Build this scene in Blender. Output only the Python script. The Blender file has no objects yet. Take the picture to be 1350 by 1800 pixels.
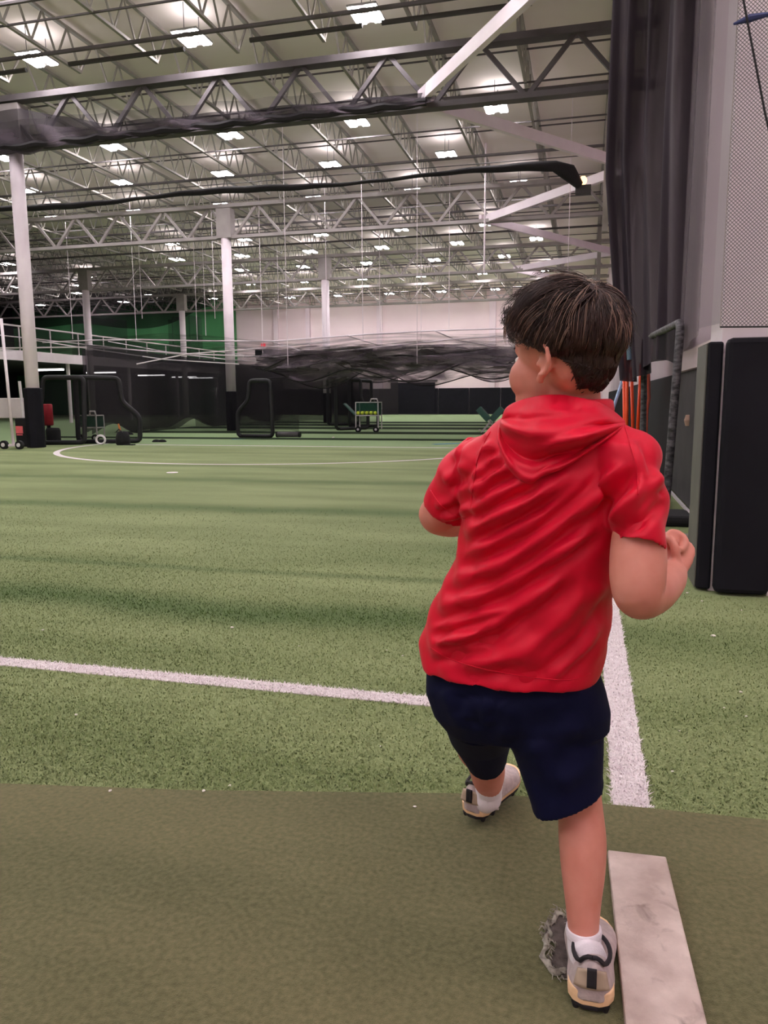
import bpy, bmesh, random
import numpy as np
from math import sin, cos, pi, radians, sqrt, atan2
from mathutils import Vector, Matrix
from mathutils.bvhtree import BVHTree
random.seed(7)
rng = np.random.default_rng(7)
SC = bpy.context.scene
COL = SC.collection

# ------------------------------------------------------------------ camera
FPX, EYE = 1350.0, 1.2
YAW, PITCH, ROLL = radians(14.6), radians(8.34), 0.006
def _rx(a): return np.array([[1, 0, 0], [0, cos(a), -sin(a)], [0, sin(a), cos(a)]])
def _rz(a): return np.array([[cos(a), -sin(a), 0], [sin(a), cos(a), 0], [0, 0, 1]])
CR = _rz(YAW) @ _rx(pi / 2 - PITCH) @ _rz(-ROLL)
CP = np.array([0, 0, EYE])
cam_data = bpy.data.cameras.new('camera')
cam_data.sensor_fit = 'VERTICAL'
cam_data.sensor_height = 36.0
cam_data.lens = 36.0 * FPX / 1800.0
cam_data.clip_start, cam_data.clip_end = 0.05, 300
cam = bpy.data.objects.new('camera', cam_data)
COL.objects.link(cam)
m4 = Matrix([list(CR[i]) + [CP[i]] for i in range(3)] + [[0, 0, 0, 1]])
cam.matrix_world = m4
SC.camera = cam
def ray(px, py): return CR @ np.array([(px - 675) / FPX, -(py - 900) / FPX, -1.0])
def at(px, py, Y):
    r = ray(px, py)
    return CP + (Y / r[1]) * r
def proj(P):
    q = (np.asarray(P) - CP) @ CR
    return 675 + FPX * q[..., 0] / -q[..., 2], 900 - FPX * q[..., 1] / -q[..., 2]

# ------------------------------------------------------------------ world, light level, exposure
LAMP = 62.0                       # strength of every ceiling light panel
LAMP_COLOR = (1.0, 0.93, 0.965, 1)
world = bpy.data.worlds.new('world')
world.use_nodes = True
world.node_tree.nodes['Background'].inputs[0].default_value = (0.9, 0.87, 0.9, 1)
world.node_tree.nodes['Background'].inputs[1].default_value = 0.05
SC.world = world
vs = SC.view_settings
vs.view_transform = 'Standard'
vs.look = 'None'
vs.gamma = 1.0
vs.use_curve_mapping = False
vs.exposure = 0.45
SC.cycles.max_bounces = 8
SC.cycles.diffuse_bounces = 5
SC.cycles.transparent_max_bounces = 24
SC.cycles.sample_clamp_indirect = 6.0

# ------------------------------------------------------------------ materials
def srgb(r, g, b):
    f = lambda c: (c / 255 / 12.92) if c / 255 <= 0.04045 else ((c / 255 + 0.055) / 1.055) ** 2.4
    return (f(r), f(g), f(b), 1)
def new_mat(name):
    m = bpy.data.materials.new(name)
    m.use_nodes = True
    nt = m.node_tree
    return m, nt, nt.nodes['Principled BSDF']
def N(nt, kind, **kw):
    n = nt.nodes.new(kind)
    for k, v in kw.items(): setattr(n, k, v)
    return n
def mat(name, c1, c2=None, rough=0.6, metal=0.0, scale=8.0, detail=4.0, bump=0.0, bscale=None, stretch=(1, 1, 1), spec=0.5, sheen=0.0, lo=0.35, hi=0.65):
    m, nt, b = new_mat(name)
    b.inputs['Roughness'].default_value = rough
    b.inputs['Metallic'].default_value = metal
    b.inputs['Specular IOR Level'].default_value = spec
    if sheen:
        b.inputs['Sheen Weight'].default_value = sheen
        b.inputs['Sheen Roughness'].default_value = 0.4
    b.inputs['Base Color'].default_value = c1
    tc = N(nt, 'ShaderNodeTexCoord'); mp = N(nt, 'ShaderNodeMapping')
    mp.inputs['Scale'].default_value = stretch
    nt.links.new(tc.outputs['Object'], mp.inputs['Vector'])
    nz = N(nt, 'ShaderNodeTexNoise')
    nz.inputs['Scale'].default_value = scale; nz.inputs['Detail'].default_value = detail
    nt.links.new(mp.outputs[0], nz.inputs['Vector'])
    rp = N(nt, 'ShaderNodeValToRGB')
    rp.color_ramp.elements[0].position = lo; rp.color_ramp.elements[1].position = hi
    if c2 is None: c2 = tuple(min(1, c * 1.12) for c in c1[:3]) + (1,)
    rp.color_ramp.elements[0].color = c1; rp.color_ramp.elements[1].color = c2
    nt.links.new(nz.outputs['Fac'], rp.inputs[0])
    nt.links.new(rp.outputs[0], b.inputs['Base Color'])
    if bump:
        n2 = nz
        if bscale:
            n2 = N(nt, 'ShaderNodeTexNoise'); n2.inputs['Scale'].default_value = bscale; n2.inputs['Detail'].default_value = 3
            nt.links.new(mp.outputs[0], n2.inputs['Vector'])
        bp = N(nt, 'ShaderNodeBump'); bp.inputs['Strength'].default_value = bump; bp.inputs['Distance'].default_value = 0.02
        nt.links.new(n2.outputs['Fac'], bp.inputs['Height']); nt.links.new(bp.outputs[0], b.inputs['Normal'])
    return m
def emit_mat(name, color, strength):
    m, nt, b = new_mat(name)
    e = N(nt, 'ShaderNodeEmission'); e.inputs[0].default_value = color; e.inputs[1].default_value = strength
    nt.links.new(e.outputs[0], nt.nodes['Material Output'].inputs[0])
    return m
def net_mat(name, color, opacity, pitch=None, thick=0.3, vary=0.0):
    """woven netting: a see-through sheet, with a real diamond weave when pitch (metres) is given"""
    m, nt, b = new_mat(name)
    b.inputs['Base Color'].default_value = color
    b.inputs['Roughness'].default_value = 0.8
    b.inputs['Specular IOR Level'].default_value = 0.2
    tr = N(nt, 'ShaderNodeBsdfTransparent'); mx = N(nt, 'ShaderNodeMixShader')
    nt.links.new(tr.outputs[0], mx.inputs[1]); nt.links.new(b.outputs[0], mx.inputs[2])
    nt.links.new(mx.outputs[0], nt.nodes['Material Output'].inputs[0])
    mx.inputs[0].default_value = opacity
    uv = N(nt, 'ShaderNodeUVMap')
    if pitch:
        sx = N(nt, 'ShaderNodeSeparateXYZ'); nt.links.new(uv.outputs[0], sx.inputs[0])
        outs = []
        for op in ('ADD', 'SUBTRACT'):
            a = N(nt, 'ShaderNodeMath', operation=op); nt.links.new(sx.outputs[0], a.inputs[0]); nt.links.new(sx.outputs[1], a.inputs[1])
            d = N(nt, 'ShaderNodeMath', operation='MULTIPLY'); nt.links.new(a.outputs[0], d.inputs[0]); d.inputs[1].default_value = 1 / pitch
            fr = N(nt, 'ShaderNodeMath', operation='FRACT'); nt.links.new(d.outputs[0], fr.inputs[0])
            lt = N(nt, 'ShaderNodeMath', operation='LESS_THAN'); nt.links.new(fr.outputs[0], lt.inputs[0]); lt.inputs[1].default_value = thick
            outs.append(lt)
        mxx = N(nt, 'ShaderNodeMath', operation='MAXIMUM'); nt.links.new(outs[0].outputs[0], mxx.inputs[0]); nt.links.new(outs[1].outputs[0], mxx.inputs[1])
        sc = N(nt, 'ShaderNodeMath', operation='MULTIPLY'); nt.links.new(mxx.outputs[0], sc.inputs[0]); sc.inputs[1].default_value = opacity
        nt.links.new(sc.outputs[0], mx.inputs[0])
    elif vary:
        nz = N(nt, 'ShaderNodeTexNoise'); nz.inputs['Scale'].default_value = 0.7; nz.inputs['Detail'].default_value = 3
        mp = N(nt, 'ShaderNodeMapping'); mp.inputs['Scale'].default_value = (1, 4, 1)
        nt.links.new(uv.outputs[0], mp.inputs[0]); nt.links.new(mp.outputs[0], nz.inputs['Vector'])
        mr = N(nt, 'ShaderNodeMapRange'); mr.inputs[1].default_value = 0.35; mr.inputs[2].default_value = 0.65
        mr.inputs[3].default_value = max(0, opacity - vary); mr.inputs[4].default_value = min(1, opacity + vary)
        nt.links.new(nz.outputs[0], mr.inputs[0]); nt.links.new(mr.outputs[0], mx.inputs[0])
    return m

def turf_mat(name, dark, light, far=None, bands=(), bump=0.6, bscale=160):
    m, nt, b = new_mat(name)
    L = nt.links.new
    b.inputs['Roughness'].default_value = 0.85; b.inputs['Specular IOR Level'].default_value = 0.25
    b.inputs['Sheen Weight'].default_value = 0.25; b.inputs['Sheen Roughness'].default_value = 0.5
    b.inputs['Sheen Tint'].default_value = (0.8, 1.0, 0.6, 1)
    geo = N(nt, 'ShaderNodeNewGeometry'); sp = N(nt, 'ShaderNodeSeparateXYZ'); L(geo.outputs['Position'], sp.inputs[0])
    fine = N(nt, 'ShaderNodeTexNoise'); fine.inputs['Scale'].default_value = 70; fine.inputs['Detail'].default_value = 5; L(geo.outputs['Position'], fine.inputs['Vector'])
    mp = N(nt, 'ShaderNodeMapping'); mp.inputs['Scale'].default_value = (0.35, 1.3, 1); L(geo.outputs['Position'], mp.inputs[0])
    big = N(nt, 'ShaderNodeTexNoise'); big.inputs['Scale'].default_value = 1.1; big.inputs['Detail'].default_value = 4; L(mp.outputs[0], big.inputs['Vector'])
    add = N(nt, 'ShaderNodeMath', operation='ADD'); L(fine.outputs[0], add.inputs[0]); L(big.outputs[0], add.inputs[1])
    half = N(nt, 'ShaderNodeMath', operation='MULTIPLY'); L(add.outputs[0], half.inputs[0]); half.inputs[1].default_value = 0.5
    rp = N(nt, 'ShaderNodeValToRGB'); rp.color_ramp.elements[0].position = 0.36; rp.color_ramp.elements[1].position = 0.62
    rp.color_ramp.elements[0].color = dark; rp.color_ramp.elements[1].color = light; L(half.outputs[0], rp.inputs[0])
    col = rp.outputs[0]
    # worn, brushed bands of pile that run across the field
    wob = N(nt, 'ShaderNodeTexNoise'); wob.inputs['Scale'].default_value = 0.6; wob.inputs['Detail'].default_value = 3; L(geo.outputs['Position'], wob.inputs['Vector'])
    for (yc, w, amt, x0, x1) in bands:
        a = N(nt, 'ShaderNodeMath', operation='SUBTRACT'); L(sp.outputs[1], a.inputs[0]); a.inputs[1].default_value = yc
        w1 = N(nt, 'ShaderNodeMath', operation='MULTIPLY_ADD'); L(wob.outputs[0], w1.inputs[0]); w1.inputs[1].default_value = w * 1.6; w1.inputs[2].default_value = -w * 0.8
        s = N(nt, 'ShaderNodeMath', operation='ADD'); L(a.outputs[0], s.inputs[0]); L(w1.outputs[0], s.inputs[1])
        ab = N(nt, 'ShaderNodeMath', operation='ABSOLUTE'); L(s.outputs[0], ab.inputs[0])
        mr = N(nt, 'ShaderNodeMapRange', interpolation_type='SMOOTHSTEP'); L(ab.outputs[0], mr.inputs[0])
        mr.inputs[1].default_value = 0; mr.inputs[2].default_value = w; mr.inputs[3].default_value = amt; mr.inputs[4].default_value = 0
        xm = N(nt, 'ShaderNodeMapRange', interpolation_type='SMOOTHSTEP'); L(sp.outputs[0], xm.inputs[0])
        xm.inputs[1].default_value = x0; xm.inputs[2].default_value = x1; xm.inputs[3].default_value = 1; xm.inputs[4].default_value = 0.35
        f = N(nt, 'ShaderNodeMath', operation='MULTIPLY'); L(mr.outputs[0], f.inputs[0]); L(xm.outputs[0], f.inputs[1])
        mx = N(nt, 'ShaderNodeMix', data_type='RGBA'); L(f.outputs[0], mx.inputs[0]); L(col, mx.inputs[6])
        mx.inputs[7].default_value = (dark[0] * 0.45, dark[1] * 0.62, dark[2] * 0.35, 1); col = mx.outputs[2]
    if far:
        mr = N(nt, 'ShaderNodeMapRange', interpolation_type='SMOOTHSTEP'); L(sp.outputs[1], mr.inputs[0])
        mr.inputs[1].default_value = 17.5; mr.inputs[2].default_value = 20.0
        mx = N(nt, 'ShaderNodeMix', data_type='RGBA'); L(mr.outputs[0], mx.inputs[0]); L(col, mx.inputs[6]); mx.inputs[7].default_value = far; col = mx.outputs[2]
    L(col, b.inputs['Base Color'])
    bn = N(nt, 'ShaderNodeTexNoise'); bn.inputs['Scale'].default_value = bscale; bn.inputs['Detail'].default_value = 4; L(geo.outputs['Position'], bn.inputs['Vector'])
    bp = N(nt, 'ShaderNodeBump'); bp.inputs['Strength'].default_value = bump; bp.inputs['Distance'].default_value = 0.01
    L(bn.outputs[0], bp.inputs['Height']); L(bp.outputs[0], b.inputs['Normal'])
    return m

M = {}
BANDS = ((10.7, 0.5, 0.8, 0, 2), (7.78, 0.5, 0.9, -1.0, 0.5), (3.98, 0.48, 1.0, -1.1, 0.2), (4.92, 0.14, 0.6, -1.0, 1.0), (12.9, 0.4, 0.5, 0, 2), (16.2, 0.5, 0.4, 0, 2))
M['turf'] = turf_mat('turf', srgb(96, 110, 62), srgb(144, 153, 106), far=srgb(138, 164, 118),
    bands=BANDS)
M['mat_turf'] = turf_mat('short_turf', srgb(72, 70, 42), srgb(116, 107, 76), bump=0.5, bscale=420)
M['blade'] = turf_mat('turf_blade', srgb(90, 106, 56), srgb(150, 160, 114), bands=BANDS, bump=0)
M['blade_white'] = mat('white_blade', srgb(225, 212, 216), srgb(248, 240, 242), rough=0.8, scale=40)
M['line'] = mat('white_line_turf', srgb(215, 205, 206), srgb(240, 232, 234), rough=0.85, scale=60, bump=0.4)
M['blue_line'] = mat('blue_line_turf', srgb(70, 130, 165), rough=0.85, scale=60)
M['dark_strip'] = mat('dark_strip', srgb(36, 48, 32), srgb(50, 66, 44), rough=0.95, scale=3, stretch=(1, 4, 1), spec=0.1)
M['wall'] = mat('painted_wall', srgb(228, 208, 218), srgb(236, 218, 226), rough=0.8, scale=0.6)
M['wall_far'] = mat('far_wall_panel', srgb(238, 216, 222), srgb(244, 224, 228), rough=0.8, scale=0.4)
M['green_wall'] = mat('green_wall', srgb(58, 126, 74), srgb(84, 158, 100), rough=0.8, scale=0.25, stretch=(1, 1, 0.3))
M['dark_wall'] = mat('dark_wall', srgb(60, 56, 60), rough=0.9, scale=0.5)
M['deck'] = mat('roof_deck', srgb(238, 226, 218), srgb(244, 234, 228), rough=0.8, scale=0.35, stretch=(0.4, 2, 1))
M['steel'] = mat('grey_painted_steel', srgb(150, 145, 138), srgb(164, 159, 152), rough=0.6, scale=2)
M['steel_mid'] = mat('pale_grey_steel', srgb(150, 142, 140), srgb(164, 156, 154), rough=0.6, scale=2)
M['steel_dark'] = mat('dull_steel', srgb(82, 76, 78), srgb(94, 88, 90), rough=0.65, scale=2)
M['steel_white'] = mat('white_painted_steel', srgb(240, 226, 234), srgb(246, 234, 240), rough=0.5, scale=2)
M['pipe_dark'] = mat('dark_pipe', srgb(62, 58, 58), rough=0.6, scale=4)
M['lamp'] = emit_mat('lamp_panel', LAMP_COLOR, LAMP)
M['deck_fill'] = emit_mat('added_uplight', LAMP_COLOR, LAMP * 0.1)
M['tube'] = emit_mat('strip_lamp', (1, 0.97, 0.98, 1), 14)
M['housing'] = mat('lamp_housing', srgb(160, 158, 158), rough=0.5)
M['pad'] = mat('black_wall_pad', srgb(18, 17, 25), srgb(23, 22, 30), rough=0.7, scale=3, spec=0.2)
M['pad_grey'] = mat('grey_wall_pad', srgb(78, 74, 78), srgb(90, 86, 90), rough=0.6, scale=2.5)
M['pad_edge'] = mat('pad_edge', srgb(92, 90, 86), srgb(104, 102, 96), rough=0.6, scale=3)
M['black'] = mat('black_padding', srgb(22, 21, 26), srgb(32, 31, 36), rough=0.6, scale=20)
M['black_soft'] = mat('black_cloth', srgb(16, 15, 18), srgb(26, 25, 28), rough=0.9, scale=20)
M['net_wall'] = net_mat('black_netting_weave', srgb(58, 50, 56), 0.9, pitch=0.021, thick=0.19)
M['net_side'] = net_mat('black_netting_side', srgb(128, 115, 124), 0.45)
M['net_bunch'] = net_mat('black_netting_bunched', srgb(58, 49, 58), 0.92)
M['net_far'] = net_mat('dark_netting', srgb(34, 31, 36), 0.42)
M['net_dense'] = net_mat('dense_dark_netting', srgb(46, 41, 46), 0.78)
M['net_swag'] = net_mat('gathered_netting', srgb(92, 82, 90), 0.5, vary=0.45)
M['net_roof'] = net_mat('raised_netting', srgb(84, 76, 78), 0.28, vary=0.25)
M['net_haze'] = net_mat('thin_netting', srgb(48, 42, 48), 0.34)
M['net_screen'] = net_mat('screen_netting', srgb(30, 28, 32), 0.45)
M['rope'] = mat('black_rope', srgb(30, 27, 30), rough=0.9, scale=30)
M['red_vinyl'] = mat('red_vinyl', srgb(196, 28, 48), rough=0.45, scale=5)
M['orange'] = mat('orange_pole', srgb(248, 84, 36), rough=0.4, scale=5)
M['blue_pole'] = mat('pale_blue_pole', srgb(150, 178, 214), rough=0.4, scale=5)
M['white_plastic'] = mat('white_plastic', srgb(228, 222, 226), rough=0.5, scale=6)
M['banner'] = mat('grey_banner', srgb(214, 202, 206), srgb(226, 216, 218), rough=0.7, scale=2)
M['pink_label'] = mat('pink_label', srgb(246, 110, 120), rough=0.5)
M['cart_green'] = mat('green_wire', srgb(54, 96, 84), rough=0.5, scale=4)
M['cart_net'] = net_mat('green_wire_mesh', srgb(40, 84, 68), 0.6)
M['ball_yellow'] = mat('yellow_ball', srgb(214, 226, 70), rough=0.8)
M['rubber'] = mat('black_rubber', srgb(20, 20, 22), rough=0.8)
M['red_sign'] = emit_mat('red_exit_sign', (1, 0.1, 0.14, 1), 0.7)
M['amber'] = emit_mat('amber_lamp', (1, 0.45, 0.2, 1), 3.0)

# ------------------------------------------------------------------ mesh helpers
class MB:
    def __init__(s): s.v = []; s.f = []
    def add(s, v, f):
        k = len(s.v); s.v += [tuple(map(float, p)) for p in v]; s.f += [tuple(i + k for i in q) for q in f]; return s
    def box(s, x0, y0, z0, x1, y1, z1):
        v = [(x0, y0, z0), (x1, y0, z0), (x1, y1, z0), (x0, y1, z0), (x0, y0, z1), (x1, y0, z1), (x1, y1, z1), (x0, y1, z1)]
        return s.add(v, [(0, 3, 2, 1), (4, 5, 6, 7), (0, 1, 5, 4), (1, 2, 6, 5), (2, 3, 7, 6), (3, 0, 4, 7)])
    def bar(s, a, b, w, h=None, up=(0, 0, 1)):
        """a square-section bar from a to b, w wide and h tall"""
        a, b = Vector(a), Vector(b); h = h or w
        d = (b - a).normalized(); u = Vector(up)
        if abs(d.dot(u)) > 0.98: u = Vector((1, 0, 0))
        r = d.cross(u).normalized() * w / 2; u = r.cross(d).normalized() * h / 2
        v = [a - r - u, a + r - u, a + r + u, a - r + u, b - r - u, b + r - u, b + r + u, b - r + u]
        return s.add(v, [(0, 1, 2, 3), (7, 6, 5, 4), (0, 4, 5, 1), (1, 5, 6, 2), (2, 6, 7, 3), (3, 7, 4, 0)])
    def tube(s, pts, r, n=8, caps=True):
        pts = [Vector(p) for p in pts]; rs = r if isinstance(r, (list, tuple)) else [r] * len(pts)
        V = []; F = []; prev = None
        for i, p in enumerate(pts):
            t = (pts[min(i + 1, len(pts) - 1)] - pts[max(i - 1, 0)]).normalized()
            if prev is None:
                u = Vector((0, 0, 1)) if abs(t.z) < 0.9 else Vector((1, 0, 0))
                a = t.cross(u).normalized()
            else:
                a = (prev - t * prev.dot(t)).normalized()
            prev = a; b = t.cross(a)
            for k in range(n):
                th = 2 * pi * k / n
                V.append(p + (a * cos(th) + b * sin(th)) * rs[i])
            if i:
                for k in range(n):
                    F.append(((i - 1) * n + k, (i - 1) * n + (k + 1) % n, i * n + (k + 1) % n, i * n + k))
        if caps:
            F.append(tuple(range(n - 1, -1, -1))); F.append(tuple(range((len(pts) - 1) * n, len(pts) * n)))
        return s.add(V, F)
    def cyl(s, a, b, r, n=16): return s.tube([a, b], r, n)
    def lathe(s, c, prof, n=20, axis=None):
        V = []; F = []
        for i, (r, z) in enumerate(prof):
            for k in range(n):
                th = 2 * pi * k / n
                p = Vector((r * cos(th), r * sin(th), z))
                V.append((axis @ p if axis else p) + Vector(c))
            if i:
                for k in range(n):
                    F.append(((i - 1) * n + k, (i - 1) * n + (k + 1) % n, i * n + (k + 1) % n, i * n + k))
        F.append(tuple(range(n - 1, -1, -1))); F.append(tuple(range((len(prof) - 1) * n, len(prof) * n)))
        return s.add(V, F)
    def grid(s, nu, nv, fn):
        k = []
        for j in range(nv + 1):
            for i in range(nu + 1): k.append(fn(i / nu, j / nv))
        return s.add(k, [(j * (nu + 1) + i, j * (nu + 1) + i + 1, (j + 1) * (nu + 1) + i + 1, (j + 1) * (nu + 1) + i) for j in range(nv) for i in range(nu)])
    def mesh(s, name):
        me = bpy.data.meshes.new(name); me.from_pydata(s.v, [], s.f); me.update(); return me
    def build(s, name, m, parent=None, smooth=False, bevel=0, solid=0, subsurf=0):
        me = s.mesh(name)
        return link(name, me, m, parent, smooth, bevel, solid, subsurf)
def link(name, me, m, parent=None, smooth=False, bevel=0, solid=0, subsurf=0):
    o = bpy.data.objects.new(name, me); COL.objects.link(o)
    if m: me.materials.append(m)
    if smooth: me.polygons.foreach_set('use_smooth', [True] * len(me.polygons))
    if parent:
        o.parent = parent
        if parent.type == 'EMPTY' or parent.parent: 
            o.matrix_parent_inverse = world_mat(parent).inverted()
        else: o.matrix_parent_inverse = world_mat(parent).inverted()
    if solid: md = o.modifiers.new('solid', 'SOLIDIFY'); md.thickness = solid; md.offset = 0
    if bevel: md = o.modifiers.new('bevel', 'BEVEL'); md.width = bevel; md.segments = 2; md.limit_method = 'ANGLE'
    if subsurf: md = o.modifiers.new('sub', 'SUBSURF'); md.levels = subsurf; md.render_levels = subsurf
    return o
def world_mat(o):
    m = Matrix.LocRotScale(o.location, o.rotation_euler, o.scale)
    return world_mat(o.parent) @ o.matrix_parent_inverse @ m if o.parent else m
def tag(o, label=None, cat=None, group=None, kind=None):
    if label: o['label'] = label
    if cat: o['category'] = cat
    if group: o['group'] = group
    if kind: o['kind'] = kind
    return o
def thing(name, label, cat, loc=(0, 0, 0), group=None):
    o = bpy.data.objects.new(name, None); COL.objects.link(o); o.location = loc; o.empty_display_size = 0.1
    return tag(o, label, cat, group)
def copy_tree(o, parent=None):
    c = o.copy(); COL.objects.link(c)
    if parent: c.parent = parent
    for ch in [x for x in SC.objects if x.parent == o]: copy_tree(ch, c)
    return c
def uv_sheet(name, nu, nv, fn, size, m, parent=None, smooth=True):
    """a cloth sheet with metre UVs"""
    mb = MB().grid(nu, nv, fn); me = mb.mesh(name)
    uvl = me.uv_layers.new(name='UVMap')
    idx = np.zeros(len(me.loops), int); me.loops.foreach_get('vertex_index', idx)
    uv = np.stack([(idx % (nu + 1)) / nu * size[0], (idx // (nu + 1)) / nv * size[1]], 1)
    uvl.data.foreach_set('uv', uv.astype(np.float32).ravel())
    return link(name, me, m, parent, smooth)
def structure(o, label, cat, group=None): return tag(o, label, cat, group, 'structure')

# ================================================================== THE SETTING
DECK = 9.6
structure(MB().box(-50, -8, -0.2, 9, 61, 0).build('floor', M['turf']), 'green artificial turf floor of the whole training hall', 'floor')
structure(MB().box(-50, -8, DECK, 9, 61, DECK + 0.2).build('ceiling', M['deck']), 'grey painted metal roof deck above the joists', 'ceiling')
structure(MB().box(-28.4, 60.5, 0, 1.5, 60.8, DECK).build('wall_far', M['wall_far']), 'white far wall of the hall', 'wall')
structure(MB().box(-50, 60.1, 0, -28.4, 60.8, DECK).build('wall_far_green', M['green_wall']), 'dark green far wall behind the mezzanine', 'wall')
structure(MB().box(-50.3, -8, 0, -50, 60.8, DECK).build('wall_left', M['dark_wall']), 'dark left wall far beyond the mezzanine', 'wall')
structure(MB().box(1.2, 5.5, 0, 1.5, 60.5, DECK).build('wall_right', M['wall']), 'pale wall along the right behind the netting', 'wall')
structure(MB().box(1.5, 5.5, 0, 9, 5.8, DECK).build('wall_corner', M['wall']), 'pale wall return behind the padded column', 'wall')
structure(MB().box(9, -8, 0, 9.3, 5.8, DECK).build('wall_side', M['wall']), 'pale side wall beside the pitching lane', 'wall')
structure(MB().box(-50, -8.3, 0, 9, -8, DECK).build('wall_near', M['wall']), 'pale wall behind the photographer', 'wall')
# pilasters and seams of the far wall
for i, (px, w, c) in enumerate([(487, 0.35, 'steel_dark'), (543, 0.35, 'steel_dark'), (668, 0.45, 'pad_edge'), (865, 0.5, 'pad_edge')]):
    p = at(px, 640, 60.4)
    structure(MB().box(p[0] - w / 2, 60.25, 2.06, p[0] + w / 2, 60.5, DECK).build('trim_%d' % (i + 1), M['wall'] if i > 1 else M['wall']), ['narrow pilaster on the far wall beside the green corner', 'second narrow pilaster on the far wall', 'pilaster on the far wall near the middle', 'pilaster on the far wall beside the boy'][i], 'pilaster')
# black pads along the foot of the far wall, one panel each
for i in range(12):
    x0 = -28.4 + i * 2.45
    structure(MB().box(x0, 60.38, 0.02, x0 + 2.42, 60.5, 2.05).build('baseboard_far', M['pad'], bevel=0.02), 'black pad panel along the foot of the far wall', 'wall pad', 'black pads on the far wall')
o = thing('overhead_door', 'closed dark overhead door in the white far wall', 'door', (-13.3, 60.3, 0)); tag(o, kind='structure')
mb = MB()
for k in range(5): mb.box(-15.1, 60.28, 0.02 + k * 0.5, -11.5, 60.36, 0.51 + k * 0.5)
mb.build('door_panel', M['pad'], o)
MB().box(-15.3, 60.26, 2.54, -11.3, 60.38, 2.72).build('door_lintel', M['steel_dark'], o)
# exit sign and dark opening on the far wall left
e = thing('exit_sign', 'small red lit exit sign on the white far wall', 'sign', tuple(at(462, 606, 60.4)))
p = at(462, 606, 60.35)
MB().box(p[0] - 0.17, 60.36, p[2] - 0.1, p[0] + 0.17, 60.5, p[2] + 0.1).build('sign_face', M['red_sign'], e)
p = at(463, 617, 60.4)
structure(MB().box(p[0] - 0.75, 60.4, p[2] - 0.35, p[0] + 0.75, 60.5, p[2] + 0.12).build('window_1', M['pad']), 'dark slot opening under the exit sign on the far wall', 'window')

# -------------------------------------------------------------- field lines
def flat(name, pts, z, m):
    mb = MB(); n = len(pts) // 2
    mb.add([(x, y, z) for x, y in pts], [tuple(range(len(pts)))]); return mb.build(name, m)
LINE_Z = 0.004
def line_box(name, x0, y0, x1, y1, m='line', z=LINE_Z): return MB().box(x0, y0, 0.0005, x1, y1, z).build(name, M[m])
structure(line_box('floor_line_side', 0.115, 2.16, 0.222, 5.8), 'white sideline running away from the pitching mat on the right', 'field line')
structure(line_box('floor_line_cross', -30, 2.835, 0.115, 2.925), 'white line crossing the turf from the left to the sideline', 'field line')
structure(line_box('floor_line_half', -12.6, 18.83, -0.6, 18.97), 'straight white halfway line far across the turf', 'field line')
mb = MB(); n = 96; cx, cy, R0, R1 = -7.35, 19.0, 5.72, 5.86; V = []; F = []
for i in range(n + 1):
    a = pi * 0.985 + i / n * pi * 1.03
    V += [(cx + R0 * cos(a), cy + R0 * sin(a), LINE_Z), (cx + R1 * cos(a), cy + R1 * sin(a), LINE_Z)]
    if i: F.append((2 * i - 2, 2 * i - 1, 2 * i + 1, 2 * i))
structure(mb.add(V, F).build('floor_line_circle', M['line']), 'white painted half circle curving across the turf', 'field line')
structure(MB().bar((-3.9, 20.3, 0.002), (-2.4, 21.6, 0.002), 0.25, 0.004).build('floor_line_blue', M['blue_line']), 'short slanting blue line beside the halfway line', 'field line')
structure(MB().bar((-10.6, 22.0, 0.002), (-8.2, 22.9, 0.002), 0.2, 0.004).build('floor_line_blue', M['blue_line']), 'faint slanting blue line beside the dark foam roller', 'field line')
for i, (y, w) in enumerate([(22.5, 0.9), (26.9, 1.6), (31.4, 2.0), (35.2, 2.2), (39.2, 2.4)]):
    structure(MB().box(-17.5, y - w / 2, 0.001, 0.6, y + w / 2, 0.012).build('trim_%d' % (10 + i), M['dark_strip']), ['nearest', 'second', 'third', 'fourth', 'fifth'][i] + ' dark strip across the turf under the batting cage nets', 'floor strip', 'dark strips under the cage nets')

# -------------------------------------------------------------- roof steel
GIRD = [6.2, 17.25, 28.3, 39.2, 50.2]
def girder_mesh():
    mb = MB(); z0, z1 = 7.4, 8.55
    mb.box(-50, -0.13, z0 - 0.06, 1.15, 0.13, z0 + 0.06); mb.box(-50, -0.15, z1 - 0.07, 1.15, 0.15, z1 + 0.07)
    x = 0.6; k = 0
    while x > -49.5:
        a, b = ((x, 0, z0), (x - 0.99, 0, z1)) if k % 2 == 0 else ((x, 0, z1), (x - 0.99, 0, z0))
        mb.bar(a, b, 0.09); x -= 0.99; k += 1
    return mb
gme = girder_mesh().mesh('girder'); gme.materials.append(M['steel_dark'])
words = ['overhead', 'nearest', 'second', 'third', 'fourth']
for i, y in enumerate(GIRD):
    if i == 2: gme = gme.copy(); gme.materials[0] = M['steel_mid']  # farther girders paler: the light on them is put into the steel colour
    g = bpy.data.objects.new('girder', gme); COL.objects.link(g); g.location = (0, y, 0)
    structure(g, words[i] + ' steel lattice girder spanning the hall under the roof joists', 'girder', 'roof girders')
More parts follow.
